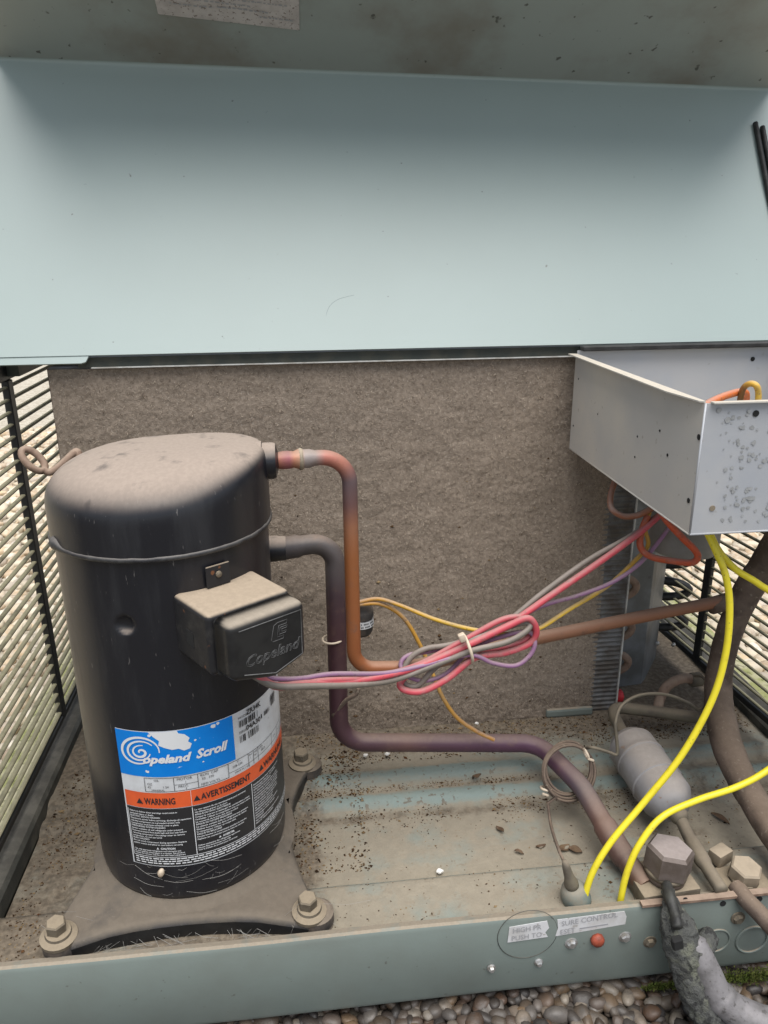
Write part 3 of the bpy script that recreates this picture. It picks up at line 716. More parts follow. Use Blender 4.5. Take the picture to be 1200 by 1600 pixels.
# foot plate
bolts = [(-.2145, .5150), (-.0110, .5155), (-.014, .716), (-.212, .716)]
out = []
cen = CC
def corner_arc(c, a0, a1, r, n=7): return [(c[0] + r * math.cos(a), c[1] + r * math.sin(a)) for a in np.linspace(a0, a1, n)]
def side(p, q, depth, n=9):
    p = np.array(p); q = np.array(q); m = []
    nrm_ = np.array([-(q - p)[1], (q - p)[0]]); nrm_ /= np.linalg.norm(nrm_)
    for t in np.linspace(0, 1, n + 2)[1:-1]: m.append(tuple(p + (q - p) * t + nrm_ * depth * math.sin(math.pi * t) ** .8))
    return m
cr = .0130
arcs = [corner_arc(bolts[0], R(180), R(270), cr), corner_arc(bolts[1], R(270), R(360), cr), corner_arc(bolts[2], 0, R(90), cr), corner_arc(bolts[3], R(90), R(180), cr)]
for i in range(4):
    out += arcs[i]; out += side(arcs[i][-1], arcs[(i + 1) % 4][0], .011 if i in (0, 2) else .026)
n = len(out); V = []; F = []
def ringz(scale_fn):
    k = len(V)
    for (x, y) in out:
        V.append(scale_fn(x, y))
    return k
def inset(x, y, d):
    v = np.array([x, y]) - cen; L = np.linalg.norm(v); return np.array([x, y]) - v / L * d
PZ = .031
def dip(x, y): return -.008 * math.exp(-min(math.hypot(x - b[0], y - b[1]) for b in bolts) ** 2 / .03 ** 2)
levels = [lambda x, y: (*inset(x, y, .0015), .006 + .010 * max(0, 1 - min(math.hypot(x - b[0], y - b[1]) for b in bolts) / .03) * 0 + .006 * (1 - math.exp(-min(math.hypot(x - b[0], y - b[1]) for b in bolts) ** 2 / .05 ** 2))),
          lambda x, y: (x, y, PZ - .006 + dip(x, y)), lambda x, y: (*inset(x, y, .0015), PZ - .0015 + dip(x, y)), lambda x, y: (*inset(x, y, .005), PZ + dip(x, y))]
for f_ in levels: ringz(f_)
for t in (.25, .5, .75, .92, 1.0):
    for (x, y) in out:
        p0 = inset(x, y, .005); v = p0 - cen; L = np.linalg.norm(v); r1 = CR + .0085; L2 = L + (r1 - L) * t
        p_ = cen + v / L * L2; V.append((p_[0], p_[1], PZ + dip(p_[0], p_[1]) * (1 if t < .9 else .3)))
for (dr, z) in ((.006, PZ + .001), (.0035, PZ + .0025), (.001, PZ + .0045), (-.003, PZ + .0055)):
    for (x, y) in out:
        v = np.array([x, y]) - cen; v /= np.linalg.norm(v); p_ = cen + v * (CR + dr); V.append((p_[0], p_[1], z))
nl = len(V) // n
for j in range(1, nl - 1):
    for k in range(n): F.append((j * n + k, j * n + (k + 1) % n, (j + 1) * n + (k + 1) % n, (j + 1) * n + k))
o = add('foot_plate', V, F, 'plate', comp, True, None, 60)
add('plate_skirt', V[:2 * n], [(k, (k + 1) % n, n + (k + 1) % n, n + k) for k in range(n)], 'cover', comp)
def mount(b, i):
    x, y = b; z = PZ - .008
    gm = add('grommet', *lathem([(.0130, .002), (.0150, .005), (.0150, .010), (.0130, .012), (.0150, .014), (.0150, z), (.012, z + .0025)], (x + (.007 if x > -.1 else .002), y + .0005, 0), (0, 0, 1), 26), 'rubber', comp, True, None, 40)
    bo = add('mounting_bolt', *join(lathem([(.0145, z + .001), (.0147, z + .004), (.0105, z + .0065), (.0098, z + .0085)], (x, y, 0), (.05, -.05, 1), 24), hexm(.0082, .0095, (x, y, z + .008), (.04, -.06, 1), .3 + i, .13)), 'bolt', comp, True, None, 30)
for i, b in enumerate(bolts): mount(b, i)
# discharge fitting
zf = Py(427, 720, .616)[2]; yd = .616
add('discharge_fitting', *lathem([(.0165, -.003), (.0165, .0015), (.0150, .002), (.0150, .010), (.0140, .0125), (.009, .0138), (.0068, .0145)], (-.0325, yd, zf), (1, 0, 0), 28), 'black', comp, True, None, 35)
zs_ = Py(435, 857, .690)[2]
add('suction_stub', *lathem([(.0125, -.028), (.0125, .0), (.0120, .004), (.0116, .010), (.0112, .011)], (-.0285, .690, zs_), (1, 0, 0), 24), 'black', comp, True, None, 35)
# lifting eye
e0 = Py(112, 712, .655); e1 = Py(78, 738, .655); 
ctr = Py(52, 719, .655); ex = Py(70, 735, .655) - Py(36, 703, .655); ex /= np.linalg.norm(ex); ez = np.cross(ex, np.array([.25, -.55, .8])); ez /= np.linalg.norm(ez)
P = [ctr + .0115 * math.cos(a) * ex + .0062 * math.sin(a) * ez for a in np.linspace(0, 2 * math.pi, 25)]
arm = catmull([P[0] * .9 + .1 * ctr, e1, Py(96, 726, .658), Py(118, 706, .664), Py(124, 712, .664)], 6)
add('lifting_eye', *join(tubem(P, .0030, 8, False), tubem(arm, [.0032] * len(arm), 8)), 'rust', comp, True)

# ---- terminal box
TA = R(35); TN = np.array([math.sin(TA), -math.cos(TA), 0]); TT = np.array([math.cos(TA), math.sin(TA), 0]); TO = np.array([CC[0], CC[1], 0])
def loc(VF): return xf(VF, TO, TT, Z_, TN)       # local (t, z, d)
# bracket: five plates with rounded edges (open to the front)
bk = wnorm(add('terminal_bracket', *loc(bevbox(-.0345, .0350, .269, .3170, .074, .1265, .0045, 3)), 'term', comp, True))
hp = loc(boxm(-.0348, -.0335, .284, .296, .094, .1040)); add('slot', *hp, 'hole', bk)
tabv = loc(bevbox(-.0115, .0085, .3175, .3345, .0855, .087, .0006, 1)); add('mounting_tab', *tabv, 'term', bk)
add('tab_screw', *lathem([(.0025, 0), (.0025, .0012), (.001, .002)], TO + TT * -.0015 + Z_ * .327 + TN * .087, TN, 10), 'bolt', bk)
# moulded cover with pointed lower edge
poly = [(-.0315, .2735), (.004, .2635), (.0325, .2725), (.0325, .3165), (-.0315, .3165)]
bm = bmesh.new(); b0 = [bm.verts.new((x, z, .1305)) for x, z in poly]; b1 = [bm.verts.new((x * .985, (z - .292) * .985 + .292, .149)) for x, z in poly]
bm.faces.new(b0[::-1]); ft = bm.faces.new(b1)
for i in range(5): bm.faces.new((b0[i], b0[(i + 1) % 5], b1[(i + 1) % 5], b1[i]))
bmesh.ops.bevel(bm, geom=[e for e in bm.edges if not all(abs(v.co.z - .1305) < 1e-6 for v in e.verts)], offset=.0052, segments=4, profile=.5, affect='EDGES')
bm.verts.index_update(); VFc = ([v.co[:] for v in bm.verts], [[v.index for v in f.verts] for f in bm.faces]); bm.free()
cover = wnorm(add('terminal_cover', *loc(VFc), 'cover', comp, True))
add('cover_shadow_gap', *loc(bevbox(-.0305, .0315, .270, .3145, .126, .131, .002, 1)), 'hole', comp)
dface = .1491
def coverline(pts, w=.00045): 
    P = [TO + TT * t + Z_ * z + TN * dface for t, z in pts]; return tubem(P, w, 6)
add('emblem_border', *join(coverline([(-.0235, .3105), (.0275, .3105), (.0275, .2755), (.004, .2685), (-.0215, .2765)])), 'emboss', cover, True)
Vt, Ft = text2d('Copeland', .0118, .35, 'CENTER', 0, .00022, .98)
add('emblem_lettering', *xf((Vt, Ft), TO + TT * .0015 + Z_ * .2815 + TN * dface, TT, Z_, TN), 'emboss', cover, True)
def logoC(sc, ox, oz):
    a = [(.1, 0), (.75, 0), (.80, .18), (.38, .18), (.52, .80), (1.0, .80), (1.05, 1.0), (.45, 1.0), (.22, .9), (.02, .12), (.1, 0)]
    b = [(.52, .30), (.92, .30), (.97, .42), (.66, .42), (.70, .56), (1.0, .56), (1.03, .68), (.60, .68), (.52, .30)]
    return [[(ox + x * sc, oz + y * sc) for x, y in q] for q in (a, b)]
A_, B_ = logoC(.0135, .0015, .2935)
add('emblem', *join(coverline(A_, .0003), coverline(B_, .0003)), 'emboss', cover, True)

# ---- wrap-around label
TH0 = R(-118.5); LW = R(132) * CR
def lab(u, z, off): th = TH0 + u / CR; return cyl(th, z, off)
def labpatch(name, u0, u1, z0, z1, mat, off, parent, nz=1):
    n_ = max(2, int((u1 - u0) / .003)); V = []; F = []
    for j in range(nz + 1):
        for i in range(n_ + 1): V.append(lab(u0 + (u1 - u0) * i / n_, z0 + (z1 - z0) * j / nz, off))
    for j in range(nz):
        for i in range(n_): F.append((j * (n_ + 1) + i, j * (n_ + 1) + i + 1, (j + 1) * (n_ + 1) + i + 1, (j + 1) * (n_ + 1) + i))
    return add(name, V, F, mat, parent, True)
def labpoly(name, pts, mat, off, parent):
    bm = bmesh.new(); f = bm.faces.new([bm.verts.new((u, z, 0)) for u, z in pts])
    bmesh.ops.triangulate(bm, faces=bm.faces[:]); x0 = min(p[0] for p in pts); x1 = max(p[0] for p in pts); x = x0 + .0025
    while x < x1: bmesh.ops.bisect_plane(bm, geom=bm.verts[:] + bm.edges[:] + bm.faces[:], plane_co=(x, 0, 0), plane_no=(1, 0, 0)); x += .0025
    bm.verts.index_update(); V = [lab(v.co.x, v.co.y, off) for v in bm.verts]; F = [[v.index for v in f.verts] for f in bm.faces]; bm.free()
    return add(name, V, F, mat, parent)
def labtext(s, u, z, h, mat, parent, off=.0010, **kw):
    fit = kw.pop('fit', None); V, F = text2d(s, h * 1.38, cut=.004, **kw)
    if fit:
        a, b = ((cylhit(q, y_)[0] - TH0) * CR for q, y_ in fit); x0 = min(v[0] for v in V); x1 = max(v[0] for v in V); u = a; V = [((v[0] - x0) * (b - a) / (x1 - x0), v[1], 0) for v in V]
    return add('lettering', [lab(u + v[0], z + v[1], off) for v in V], F, mat, parent)
def deg(d): return (R(d) - TH0) * CR
lb = labpatch('label', 0, LW, .0725, .203, 'white', .0003, comp, 4)
uB = deg(-54)
blue = labpatch('blue_band', 0, uB, .161, .2025, 'blue', .0005, lb, 2)
# torn patch where the blue print has flaked off
tp = [(.036, .2026), (.040, .198), (.044, .1945), (.043, .1905), (.0475, .1880), (.053, .1858), (.058, .1862), (.062, .1838), (.0665, .1850), (.0682, .1890), (.0655, .1915), (.067, .1945), (.0635, .1985), (.059, .2000), (.058, .2026)]
labpoly('torn_patch', [(u - .008, z) for u, z in tp], 'inkwhite', .0007, lb)
for (u, z, r) in ((.078, .1995, .0022), (.0815, .2005, .0014), (.029, .1995, .0015), (.024, .1660, .0016), (.0235, .1665, .0012), (.0675, .1700, .0008), (.063, .1915, .0011)):
    labpoly('torn_spot', [(u + r * rng.uniform(.7, 1.2) * math.cos(a), z + r * rng.uniform(.6, 1.1) * math.sin(a)) for a in np.linspace(0, 6.28, 9)[:-1]], 'inkwhite', .0007, lb)
# swirl mark
def ribbon(pts, ws, off=.0009):
    V = []; F = []; n_ = len(pts)
    for i, (u, z) in enumerate(pts):
        a = pts[max(0, i - 1)]; b = pts[min(n_ - 1, i + 1)]; d = np.array([b[0] - a[0], b[1] - a[1]]); d /= np.linalg.norm(d) + 1e-9; nn = np.array([-d[1], d[0]]) * ws[i] / 2
        V += [lab(u + nn[0], z + nn[1], off), lab(u - nn[0], z - nn[1], off)]
    F = [(2 * i, 2 * i + 2, 2 * i + 3, 2 * i + 1) for i in range(n_ - 1)]; return V, F
def spiral(cu, cz, r0, r1, a0, a1, w0, w1, asp=.82, tilt=.25, n_=60):
    pts = []; ws = []
    for t in np.linspace(0, 1, n_):
        r = r0 + (r1 - r0) * t; a = a0 + (a1 - a0) * t; x, y = r * math.cos(a), r * asp * math.sin(a); pts.append((cu + x * math.cos(tilt) - y * math.sin(tilt), cz + x * math.sin(tilt) + y * math.cos(tilt))); ws.append(w0 + (w1 - w0) * math.sin(math.pi * t * .9 + .15))
    return ribbon(pts, ws)
sc_, sz_ = .0190, .1845
add('swirl_mark', *join(spiral(sc_, sz_, .0165, .0130, R(-20), R(300), .0006, .0022), spiral(sc_ + .001, sz_, .0120, .0085, R(20), R(330), .0006, .0019), spiral(sc_ + .0015, sz_ - .0005, .0078, .0008, R(60), R(560), .0005, .0021)), 'inkwhite', lb)
labtext('opeland', 0, .1745, .0074, 'inkwhite', lb, shear=.3, bold=.00045, fit=((223, 1180), (300, 1180)))
labtext("Scroll", 0, .1748, .0080, 'inkwhite', lb, shear=.3, bold=.00045, fit=((306, 1178), (356, 1168)))
# model and serial block with bar codes
labtext('MODEL', uB + .0050, .1960, .0022, 'ink', lb); labtext('ZR34K', 0, .1962, .0048, 'ink', lb, bold=.00015, fit=((384, 1118), (406, 1106)))
labtext('SERIAL', uB + .0048, .1825, .0022, 'ink', lb); labtext('04A30', 0, .1826, .0046, 'ink', lb, bold=.00015, fit=((384, 1143), (406, 1131)))
def bars(u0, u1, z0, z1, seed):
    rr = random.Random(seed); V = []; F = []; u = u0
    while u < u1:
        w = rr.choice((.00045, .0008, .0013)); k = len(V)
        if rr.random() < .93: V += [lab(u, z0, .0010), lab(u + w, z0, .0010), lab(u + w, z1, .0010), lab(u, z1, .0010)]; F.append((k, k + 1, k + 2, k + 3))
        u += w + rr.choice((.0005, .0009, .0013))
    return add('bar_code', V, F, 'ink', lb)
bars(uB + .0055, uB + .0255, .1882, .1944, 1); bars(uB + .0052, uB + .0265, .1740, .1806, 2); bars(uB + .030, uB + .043, .1835, .1875, 5)
bars(uB + .047, uB + .0545, .1855, .196, 6); labtext('HTV', uB + .0455, .1905, .004, 'ink', lb); labtext('90', uB + .050, .1985, .004, 'ink', lb)
# rating strip
def labline(u0, z0, u1, z1, w, mat, off=.0009):
    n_ = max(2, int(abs(u1 - u0) / .003)); return ribbon([(u0 + (u1 - u0) * i / n_, z0 + (z1 - z0) * i / n_) for i in range(n_ + 1)], [w] * (n_ + 1), off)
cells = [.0205, .0435, .0620, .0870, .1105 - .004, .1160 - .004, .1215 - .004, .1380, .1500, .1600, .1680, .1740]
LNS = [labline(u, .1472, u, .1600, .0004, 'ink') for u in cells] + [labline(.0205, .1600, .174, .1600, .0004, 'ink'), labline(.0205, .1472, .087, .1472, .0004, 'ink'), labline(.087, .1510, .174, .1510, .0003, 'ink'), labline(.0435, .1530, .062, .1530, .0003, 'ink')]
add('table_rules', *join(*LNS), 'ink', lb)
for (s, u, z, h) in (('OIL', .028, .1570, .0020), ('OZ', .0225, .1536, .0020), ('42', .0225, .1507, .0020), ('1.24', .0345, .1507, .0020), ('MINERAL', .0255, .1478, .0019), ('MOTOR', .0458, .1570, .0024), ('1', .052, .1540, .0019), ('PROT.', .0465, .1502, .0022), ('F', .052, .1478, .0019),
                     ('RUN  CAP', .0640, .1570, .0023), ('50   370', .0650, .1536, .0021), ('MFD VOLTS', .0640, .1484, .0021), ('V ~', .0950, .1575, .0019), ('208-230', .0905, .1542, .0021), ('PH', .1072, .1570, .0019), ('1', .1080, .1540, .0019), ('HZ', .1127, .1570, .0019), ('60', .1127, .1540, .0019),
                     ('LRA', .1185, .1570, .0022), ('88.0', .1215, .1535, .0021), ('MADE IN U.S.A.', .0925, .1482, .0016), ('17.6', .1405, .1540, .002), ('16.0', .1515, .1540, .002), ('60', .1615, .1540, .002)):
    labtext(s, u, z, h, 'ink', lb)
# orange warning band
ob = labpatch('orange_band', .0015, LW - .002, .1310, .1462, 'orange', .0006, lb)
def tri(u, z, s): return labpoly('warning_triangle', [(u, z), (u + s, z), (u + s / 2, z + s * .92)], 'ink', .0010, lb)
u1, u2 = deg(-80.6), deg(-45)
tri((cylhit(214, 1248)[0] - TH0) * CR, .1350, .0056); labtext('WARNING', 0, .1350, .0062, 'ink', lb, bold=.0002, fit=((226, 1250), (274, 1250)))
tri(u1 + .0016, .1352, .0054); labtext('AVERTISSEMENT', 0, .1352, .0060, 'ink', lb, bold=.0002, fit=((314, 1247), (391, 1222)))
tri((cylhit(404, 1210)[0] - TH0) * CR, .1352, .0060); labtext('WARNUNG', 0, .1352, .0060, 'ink', lb, bold=.0002, fit=((411, 1205), (438, 1180)))
# black text block
bb = labpatch('text_block', .0015, LW - .002, .0735, .1304, 'inkblack', .0006, lb)
add('text_rules', *join(labline(.0025, .0830, .0025, .1285, .0005, ''), labline(u1, .0830, u1, .1295, .0006, ''), labline(u2, .0830, u2, .1295, .0006, ''), labline(.0025, .0825, LW - .006, .0825, .0005, ''),
                        labline(.0015, .1464, LW - .002, .1464, .0004, ''), labline(u1, .131, u1, .146, .0003, '')), 'inkwhite', lb)
T1 = '''Failure to follow these warnings could result in
personal injury or death.
ELECTRIC SHOCK HAZARD
Disconnect power before servicing, discharge all capacitors
Use this compressor on a grounded system only
Compressor must have terminal cover in place
PRESSURIZED SYSTEM HAZARD
System contains oil and refrigerant under pressure
Remove pressure from both high and low side before
removing compressor. Use tubing cutter to remove
compressor, do not use torch
BURN HAZARD
Do not touch compressor during operation. Replace
system covers and allow to cool before servicing'''
T1b = '''Use only approved refrigerants and lubricants and
do not operate compressor in a vacuum. See product
bulletin for service, only for use with listed equipment'''
T2 = '''Le non respect de ces avertissements peut entrainer
des blessures graves ou la mort
RISQUE DE CHOC ELECTRIQUE
Couper le courant et decharger les condensateurs avant
l'entretien. Utiliser le compresseur avec une mise a terre
Le couvercle de la boite doit etre en place
RISQUE DE SYSTEME PRESSURISE
Le systeme contient huile et refrigerant sous pression
Eliminer la pression des deux cotes avant de retirer
le compresseur. Utiliser un coupe tube
RISQUE DE BRULURES
Ne pas toucher le compresseur pendant la marche
Replacer les couvercles avant la mise en service'''
T2b = '''Utiliser seulement des refrigerants approuves
Ne pas faire fonctionner sous vide
Voir le bulletin du produit pour le service'''
def fine(t, u, z, w, h, line): 
    V, F = text2d(t, h * 1.38, line=line / (h * 1.38), bold=.00004)
    mx = max(v[0] for v in V); k = w / mx if mx > w else 1
    return add('fine_print', [lab(u + v[0] * k, z + v[1], .0010) for v in V], F, 'inkwhite', lb)
fine(T1, .0040, .1262, u1 - .0055, .00150, .00245); labtext('CAUTION', .0270, .0905, .0019, 'inkwhite', lb, bold=.0001); tri2 = labpoly('warning_triangle', [(.0235, .0905), (.0257, .0905), (.0246, .0926)], 'inkwhite', .0010, lb); fine(T1b, .0040, .0882, u1 - .0055, .0014, .0020)
fine(T2, u1 + .0015, .1262, u2 - u1 - .003, .00150, .00245); labtext('AVERTIR', u1 + .022, .0930, .0019, 'inkwhite', lb, bold=.0001); labpoly('warning_triangle', [(u1 + .0185, .0930), (u1 + .0207, .0930), (u1 + .0196, .0951)], 'inkwhite', .0010, lb); fine(T2b, u1 + .0015, .0905, u2 - u1 - .003, .0014, .0022)
T3 = '''Nichtbeachtung dieser Warnungen kann zu
Verletzungen oder zum Tod fuehren
STROMSCHLAGGEFAHR
Vor Wartung Strom abschalten und alle
Kondensatoren entladen. Nur mit Erdung
Klemmenabdeckung muss montiert sein
UNTER DRUCK STEHENDES SYSTEM
System enthaelt Oel und Kaeltemittel
Druck auf beiden Seiten ablassen bevor
der Verdichter entfernt wird
VERBRENNUNGSGEFAHR
Verdichter im Betrieb nicht beruehren
Abdeckungen wieder anbringen
VORSICHT
Nur zugelassene Kaeltemittel verwenden
Nicht im Vakuum betreiben'''
fine(T3, u2 + .0015, .1262, LW - u2 - .008, .00155, .00262)
V = []; F = []
rr = random.Random(4)
for row in range(3):
    u = .004
    while u < LW - .006:
        w = rr.uniform(.0022, .0052); k = len(V); z = .0802 - row * .0023; V += [lab(u, z, .0010), lab(u + w, z, .0010), lab(u + w, z + .0011, .0010), lab(u, z + .0011, .0010)]; F.append((k, k + 1, k + 2, k + 3)); u += w + rr.choice((.0007, .0007, .0014))
add('fine_print', V, F, 'inkwhite', lb)

# ================================================================== PIPES
# discharge line
xd0 = -.0185
pr_ = [np.array([xd0, yd, zf]), np.array([.040, .622, zf + .0005]), np.array([.0405, .628, .189]), Py(640, 1043, .632), Py(840, 997, .664), Py(1000, 964, .694), Py(1150, 935, .716), Py(1172, 915, .716)]
P = resample(bend(pr_, [.024, .021, .05, .3, .3, .02], 12), .004)
dl = thing('discharge_pipe', (.04, .628, .19), 'heat tinted orange copper pipe from compressor top down and across to right', 'pipe')
rad = []
for p in P:
    d = p[0] - xd0; r_ = .0064
    if p[2] > zf - .006 and p[0] < .02:
        if d < .016: r_ = .0068 + .0008 * math.sin(min(1, d / .012) * 3.14)
        if .016 <= d < .021: r_ = .0086
        if .021 <= d < .028: r_ = .0078
    rad.append(r_)
pink, gold, grey_, plum, orng, brwn, dusty = '96604f', 'b5805c', '8b8583', '5b4650', 'b0642f', '94603c', '8d6a54'
tube('tube', P, rad, 'copper', dl, 18, [(0, pink), (.012, '8a5058'), (.022, gold), (.032, grey_), (.045, '8d7f7a'), (.055, 'a7695c'), (.075, 'a86c5a'), (.10, '665659'), (.13, '70524f'), (.16, '9c6a4e'), (.2, '985f38'), (.33, '935934'), (.42, '885638'), (.47, dusty), (.6, '8e6650'), (.8, '94664c'), (1, '7e5440')])
add('solder_ring', *lathem([(.0064, -.003), (.0088, -.0015), (.0094, 0), (.0086, .0015), (.0066, .003)], (xd0 + .0185, yd + .0022, zf), (1, .1, 0), 20), 'brass', dl, True)
# suction line
ys = .690
pr_ = [np.array([-.019, ys, zs_]), np.array([.0285, ys + .003, zs_ + .004]), np.array([.0275, ys + .006, .062]), np.array([.242, .690, .046]), np.array([.2655, .62, .042]), Pz(968, 1330, .030), Pz(1008, 1385, .020)]
P = resample(bend(pr_, [.03, .03, .028, .1, .1], 12), .004)
sl = thing('suction_pipe', (.03, .69, .05), 'thick purple brown copper pipe bending down behind compressor and along pan', 'pipe')
rad = [.0096 + (.0014 if p[0] < -.006 and p[2] > .2 else 0) + (.0016 if (p[1] < .575 and p[1] > .535 and p[0] > .2) else 0) for p in P]
tube('tube', P, rad, 'copper', sl, 20, [(0, '4a4647'), (.05, '55504f'), (.1, '5d5657'), (.14, '4c3c42'), (.2, '4e353a'), (.33, '4a3138'), (.45, '513840'), (.5, '664a48'), (.54, '563c48'), (.7, '583c50'), (.78, '5a3e50'), (.84, '5c5359'), (.9, '70534a'), (.96, '5c4640'), (1, '6b5040')])
tp_ = Py(520, 998, .693)
Pt = [tp_ + .0102 * np.array([math.cos(a), math.sin(a), .05 * math.cos(a)]) for a in np.linspace(0, 2 * math.pi, 25)]
zt = thing('cable_tie', tp_, 'thin pale cable tie round the purple pipe behind the orange pipe', 'cable tie', 'cable ties'); add('band', *tubem(Pt, .0011, 6, False), 'tie', zt, True)
# small stub on suction line
add('access_stub', *tubem(catmull([Py(520, 1118, .69), Py(540, 1095, .685), Py(556, 1085, .682), Py(560, 1075, .682)], 5), .0022, 8), 'insul', sl, True)
# big dark line at the right, running down and forward to the valve area
P = catmull([Py(1240, 800, .712), Py(1205, 865, .712), Py(1162, 935, .712), Py(1133, 1010, .708), Py(1122, 1080, .702), Pz(1132, 1150, .072), Pz(1158, 1215, .056), Pz(1195, 1280, .046), Pz(1240, 1345, .042), Pz(1252, 1365, .032), Pz(1252, 1372, .012), Pz(1252, 1374, -.006)], 8)
vl = thing('vapour_pipe', Pz(1158, 1215, .0), 'thick grimy brown pipe curving down at right beside the grille', 'pipe')
tube('tube', P, [.0145 + .001 * math.sin(i * .2) for i in range(len(P))], 'insul', vl, 18, None, .0009, 60)
add('tee_collar', *lathem([(.0085, -.02), (.0095, -.018), (.0095, .006), (.012, .01)], Py(1135, 940, .714), Py(1155, 933, .716) - Py(1120, 943, .713), 16), 'insul', vl, True)

# ================================================================== FILTER DRIER
da = Pz(985, 1165, .046); db_ = Pz(1052, 1262, .040); ax = db_ - da; Ld = np.linalg.norm(ax); ax /= Ld
fd = thing('filter_drier', (*((da + db_) / 2)[:2], .0), 'lilac grey steel filter drier canister lying on the pan', 'filter drier')
Rd = .0255
pf = [(.007, -.014), (.012, -.012), (.020, -.006), (.0255, .003), (Rd, .012), (Rd, .022), (Rd + .0010, .0240), (Rd + .0010, .0265), (Rd, .0275), (Rd, Ld * .62), (Rd + .0012, Ld * .63), (Rd + .0012, Ld * .66), (Rd, Ld * .67), (Rd, Ld * .86), (Rd - .004, Ld * .94), (.018, Ld), (.013, Ld + .004), (.0085, Ld + .0055)]
pf2 = []
for a, b in zip(pf[:-1], pf[1:]):
    for t in (0, .5): pf2.append((a[0] + (b[0] - a[0]) * t, a[1] + (b[1] - a[1]) * t))
pf2.append(pf[-1])
add('canister', *lathem(pf2, da, ax, 36), 'drier', fd, True, None, 28)
add('end_fitting', *lathem([(.0085, 0), (.0088, .008), (.0075, .011), (.0055, .014)], da + ax * (Ld + .004), ax, 20), 'olive', fd, True)
P = resample(bend([da + ax * (Ld + .012), Pz(1075, 1305, .034), Pz(1098, 1345, .030), Pz(1128, 1392, .026)], [.05, .05], 6), .005)
add('outlet_tube', *tubem(P, [.0058 + (.0014 if .03 < np.linalg.norm(p - P[-1]) < .055 else 0) for p in P], 14), 'olive', fd, True)
P = resample(bend([da - ax * .010, Pz(962, 1125, .04), Pz(956, 1104, .040), Pz(1030, 1113, .045), Pz(1095, 1122, .05)], [.02, .012, .05], 6), .004)
add('inlet_tube', *tubem(P, .0068, 14), 'olive', fd, True)
P = catmull([Pz(1027, 1112, .045), Py(1032, 1090, .75), Py(1045, 1070, .752), Py(1068, 1060, .755), Py(1085, 1062, .757)], 6)
add('branch_tube', *tubem(P, .0058, 12), 'rust', fd, True)
add('branch_fitting', *lathem([(.007, -.006), (.0085, -.004), (.0085, .008), (.005, .01)], Py(1085, 1062, .757), (1, .1, 0), 12), 'olive', fd, True)

# ================================================================== SERVICE VALVES
def valve(name, hx, hz, r, h, tilt, label, plate, mat, capmat):
    v = thing(name, (hx[0], hx[1], .010), label, 'valve', None)
    return v
c1 = Pz(1040, 1345, .044)
v1 = thing('service_valve', (c1[0], c1[1], .011), 'large grey hex capped service valve on a square flange by the front edge', 'valve')
add('flange_block', *xf(bevbox(-.030, .024, -.020, .021, 0, .015, .002, 2), (c1[0] + .002, c1[1] + .002, .011), (.995, .07, 0), (-.07, .995, 0), Z_), 'bolt', v1, True, None, 35)
ta = np.array([.10, .05, 1.0])
add('valve_neck', *lathem([(.017, 0), (.0175, .004), (.015, .008), (.0135, .018)], (c1[0] + .001, c1[1], .0265), ta, 24), 'hex', v1, True)
add('hex_cap', *hexm(.0205, .022, (c1[0] + .002, c1[1], .036), ta, .25, .13), 'hex', v1)
add('neck_ring', *lathem([(.018, .0), (.0185, .003), (.016, .005)], (c1[0] + .001, c1[1], .031), ta, 24), 'bolt', v1, True)
c2 = Pz(1163, 1360, .030)
v2 = thing('service_valve', (c2[0], c2[1], .011), 'small tan hex capped service valve near the front right edge', 'valve')
add('flange_block', *xf(bevbox(-.022, .024, -.017, .016, 0, .010, .0018, 2), (c2[0] - .002, c2[1] + .001, .011), (.995, .07, 0), (-.07, .995, 0), Z_), 'bolt', v2, True, None, 35)
add('hex_cap', *hexm(.0138, .013, (c2[0], c2[1], .0235), (.05, -.12, 1), .4, .12), 'brass', v2)
add('neck_ring', *lathem([(.0120, 0), (.0130, .002), (.012, .004)], (c2[0], c2[1], .0205), (.05, -.12, 1), 20), 'bolt', v2, True)
add('side_port', *join(xf(bevbox(-.0095, .0095, -.007, .007, 0, .013, .002, 2), Pz(1124, 1345, .020), (.9, .4, 0), (-.4, .9, 0), Z_), ), 'brass', v2, True, None, 35)
# rusty angle the valves are screwed to
vb = thing('valve_bracket', (.40, YF + .012, .010), 'rusty angle strip under the valves along the front edge', 'bracket')
a0 = Pz(1000, 1408, .0235)[0]
add('strip', *boxm(a0, XR + .004, YF - .0045, YF + .0016, .0215, .0240), 'rust', vb)
add('shelf', *boxm(a0 + .003, XR - .016, YF + .0017, YF + .052, .0085, .0118), 'pan', vb)

# ================================================================== PRESSURE SWITCH + CAPILLARY
ps = Pz(902, 1405, .012)
sw = thing('pressure_switch', (ps[0], ps[1], .010), 'dusty teal rubber booted pressure switch behind the yellow wires', 'switch')
tipp = Pz(884, 1352, .052)
axs = tipp - np.array([ps[0], ps[1], .010]); La = np.linalg.norm(axs)
add('boot', *lathem([(.0125, 0), (.0130, .003), (.0118, .013), (.0098, .018), (.0065, .0195)], (ps[0], ps[1], .0095), axs, 22), 'teal', sw, True)
add('nut', *lathem([(.0060, .018), (.0062, .024), (.0045, .030), (.0035, .042), (.0022, .050)], (ps[0], ps[1], .0095), axs, 16), 'olive', sw, True)
ct = thing('capillary_tube', (*Pz(890, 1210, .05)[:2], .0), 'thin brown capillary tube coiled in loops beside the filter drier', 'tube')
lc = Py(890, 1207, .632); PL = []
ex = np.array([1, .12, .02]); ez = np.array([-.02, .55, .83])
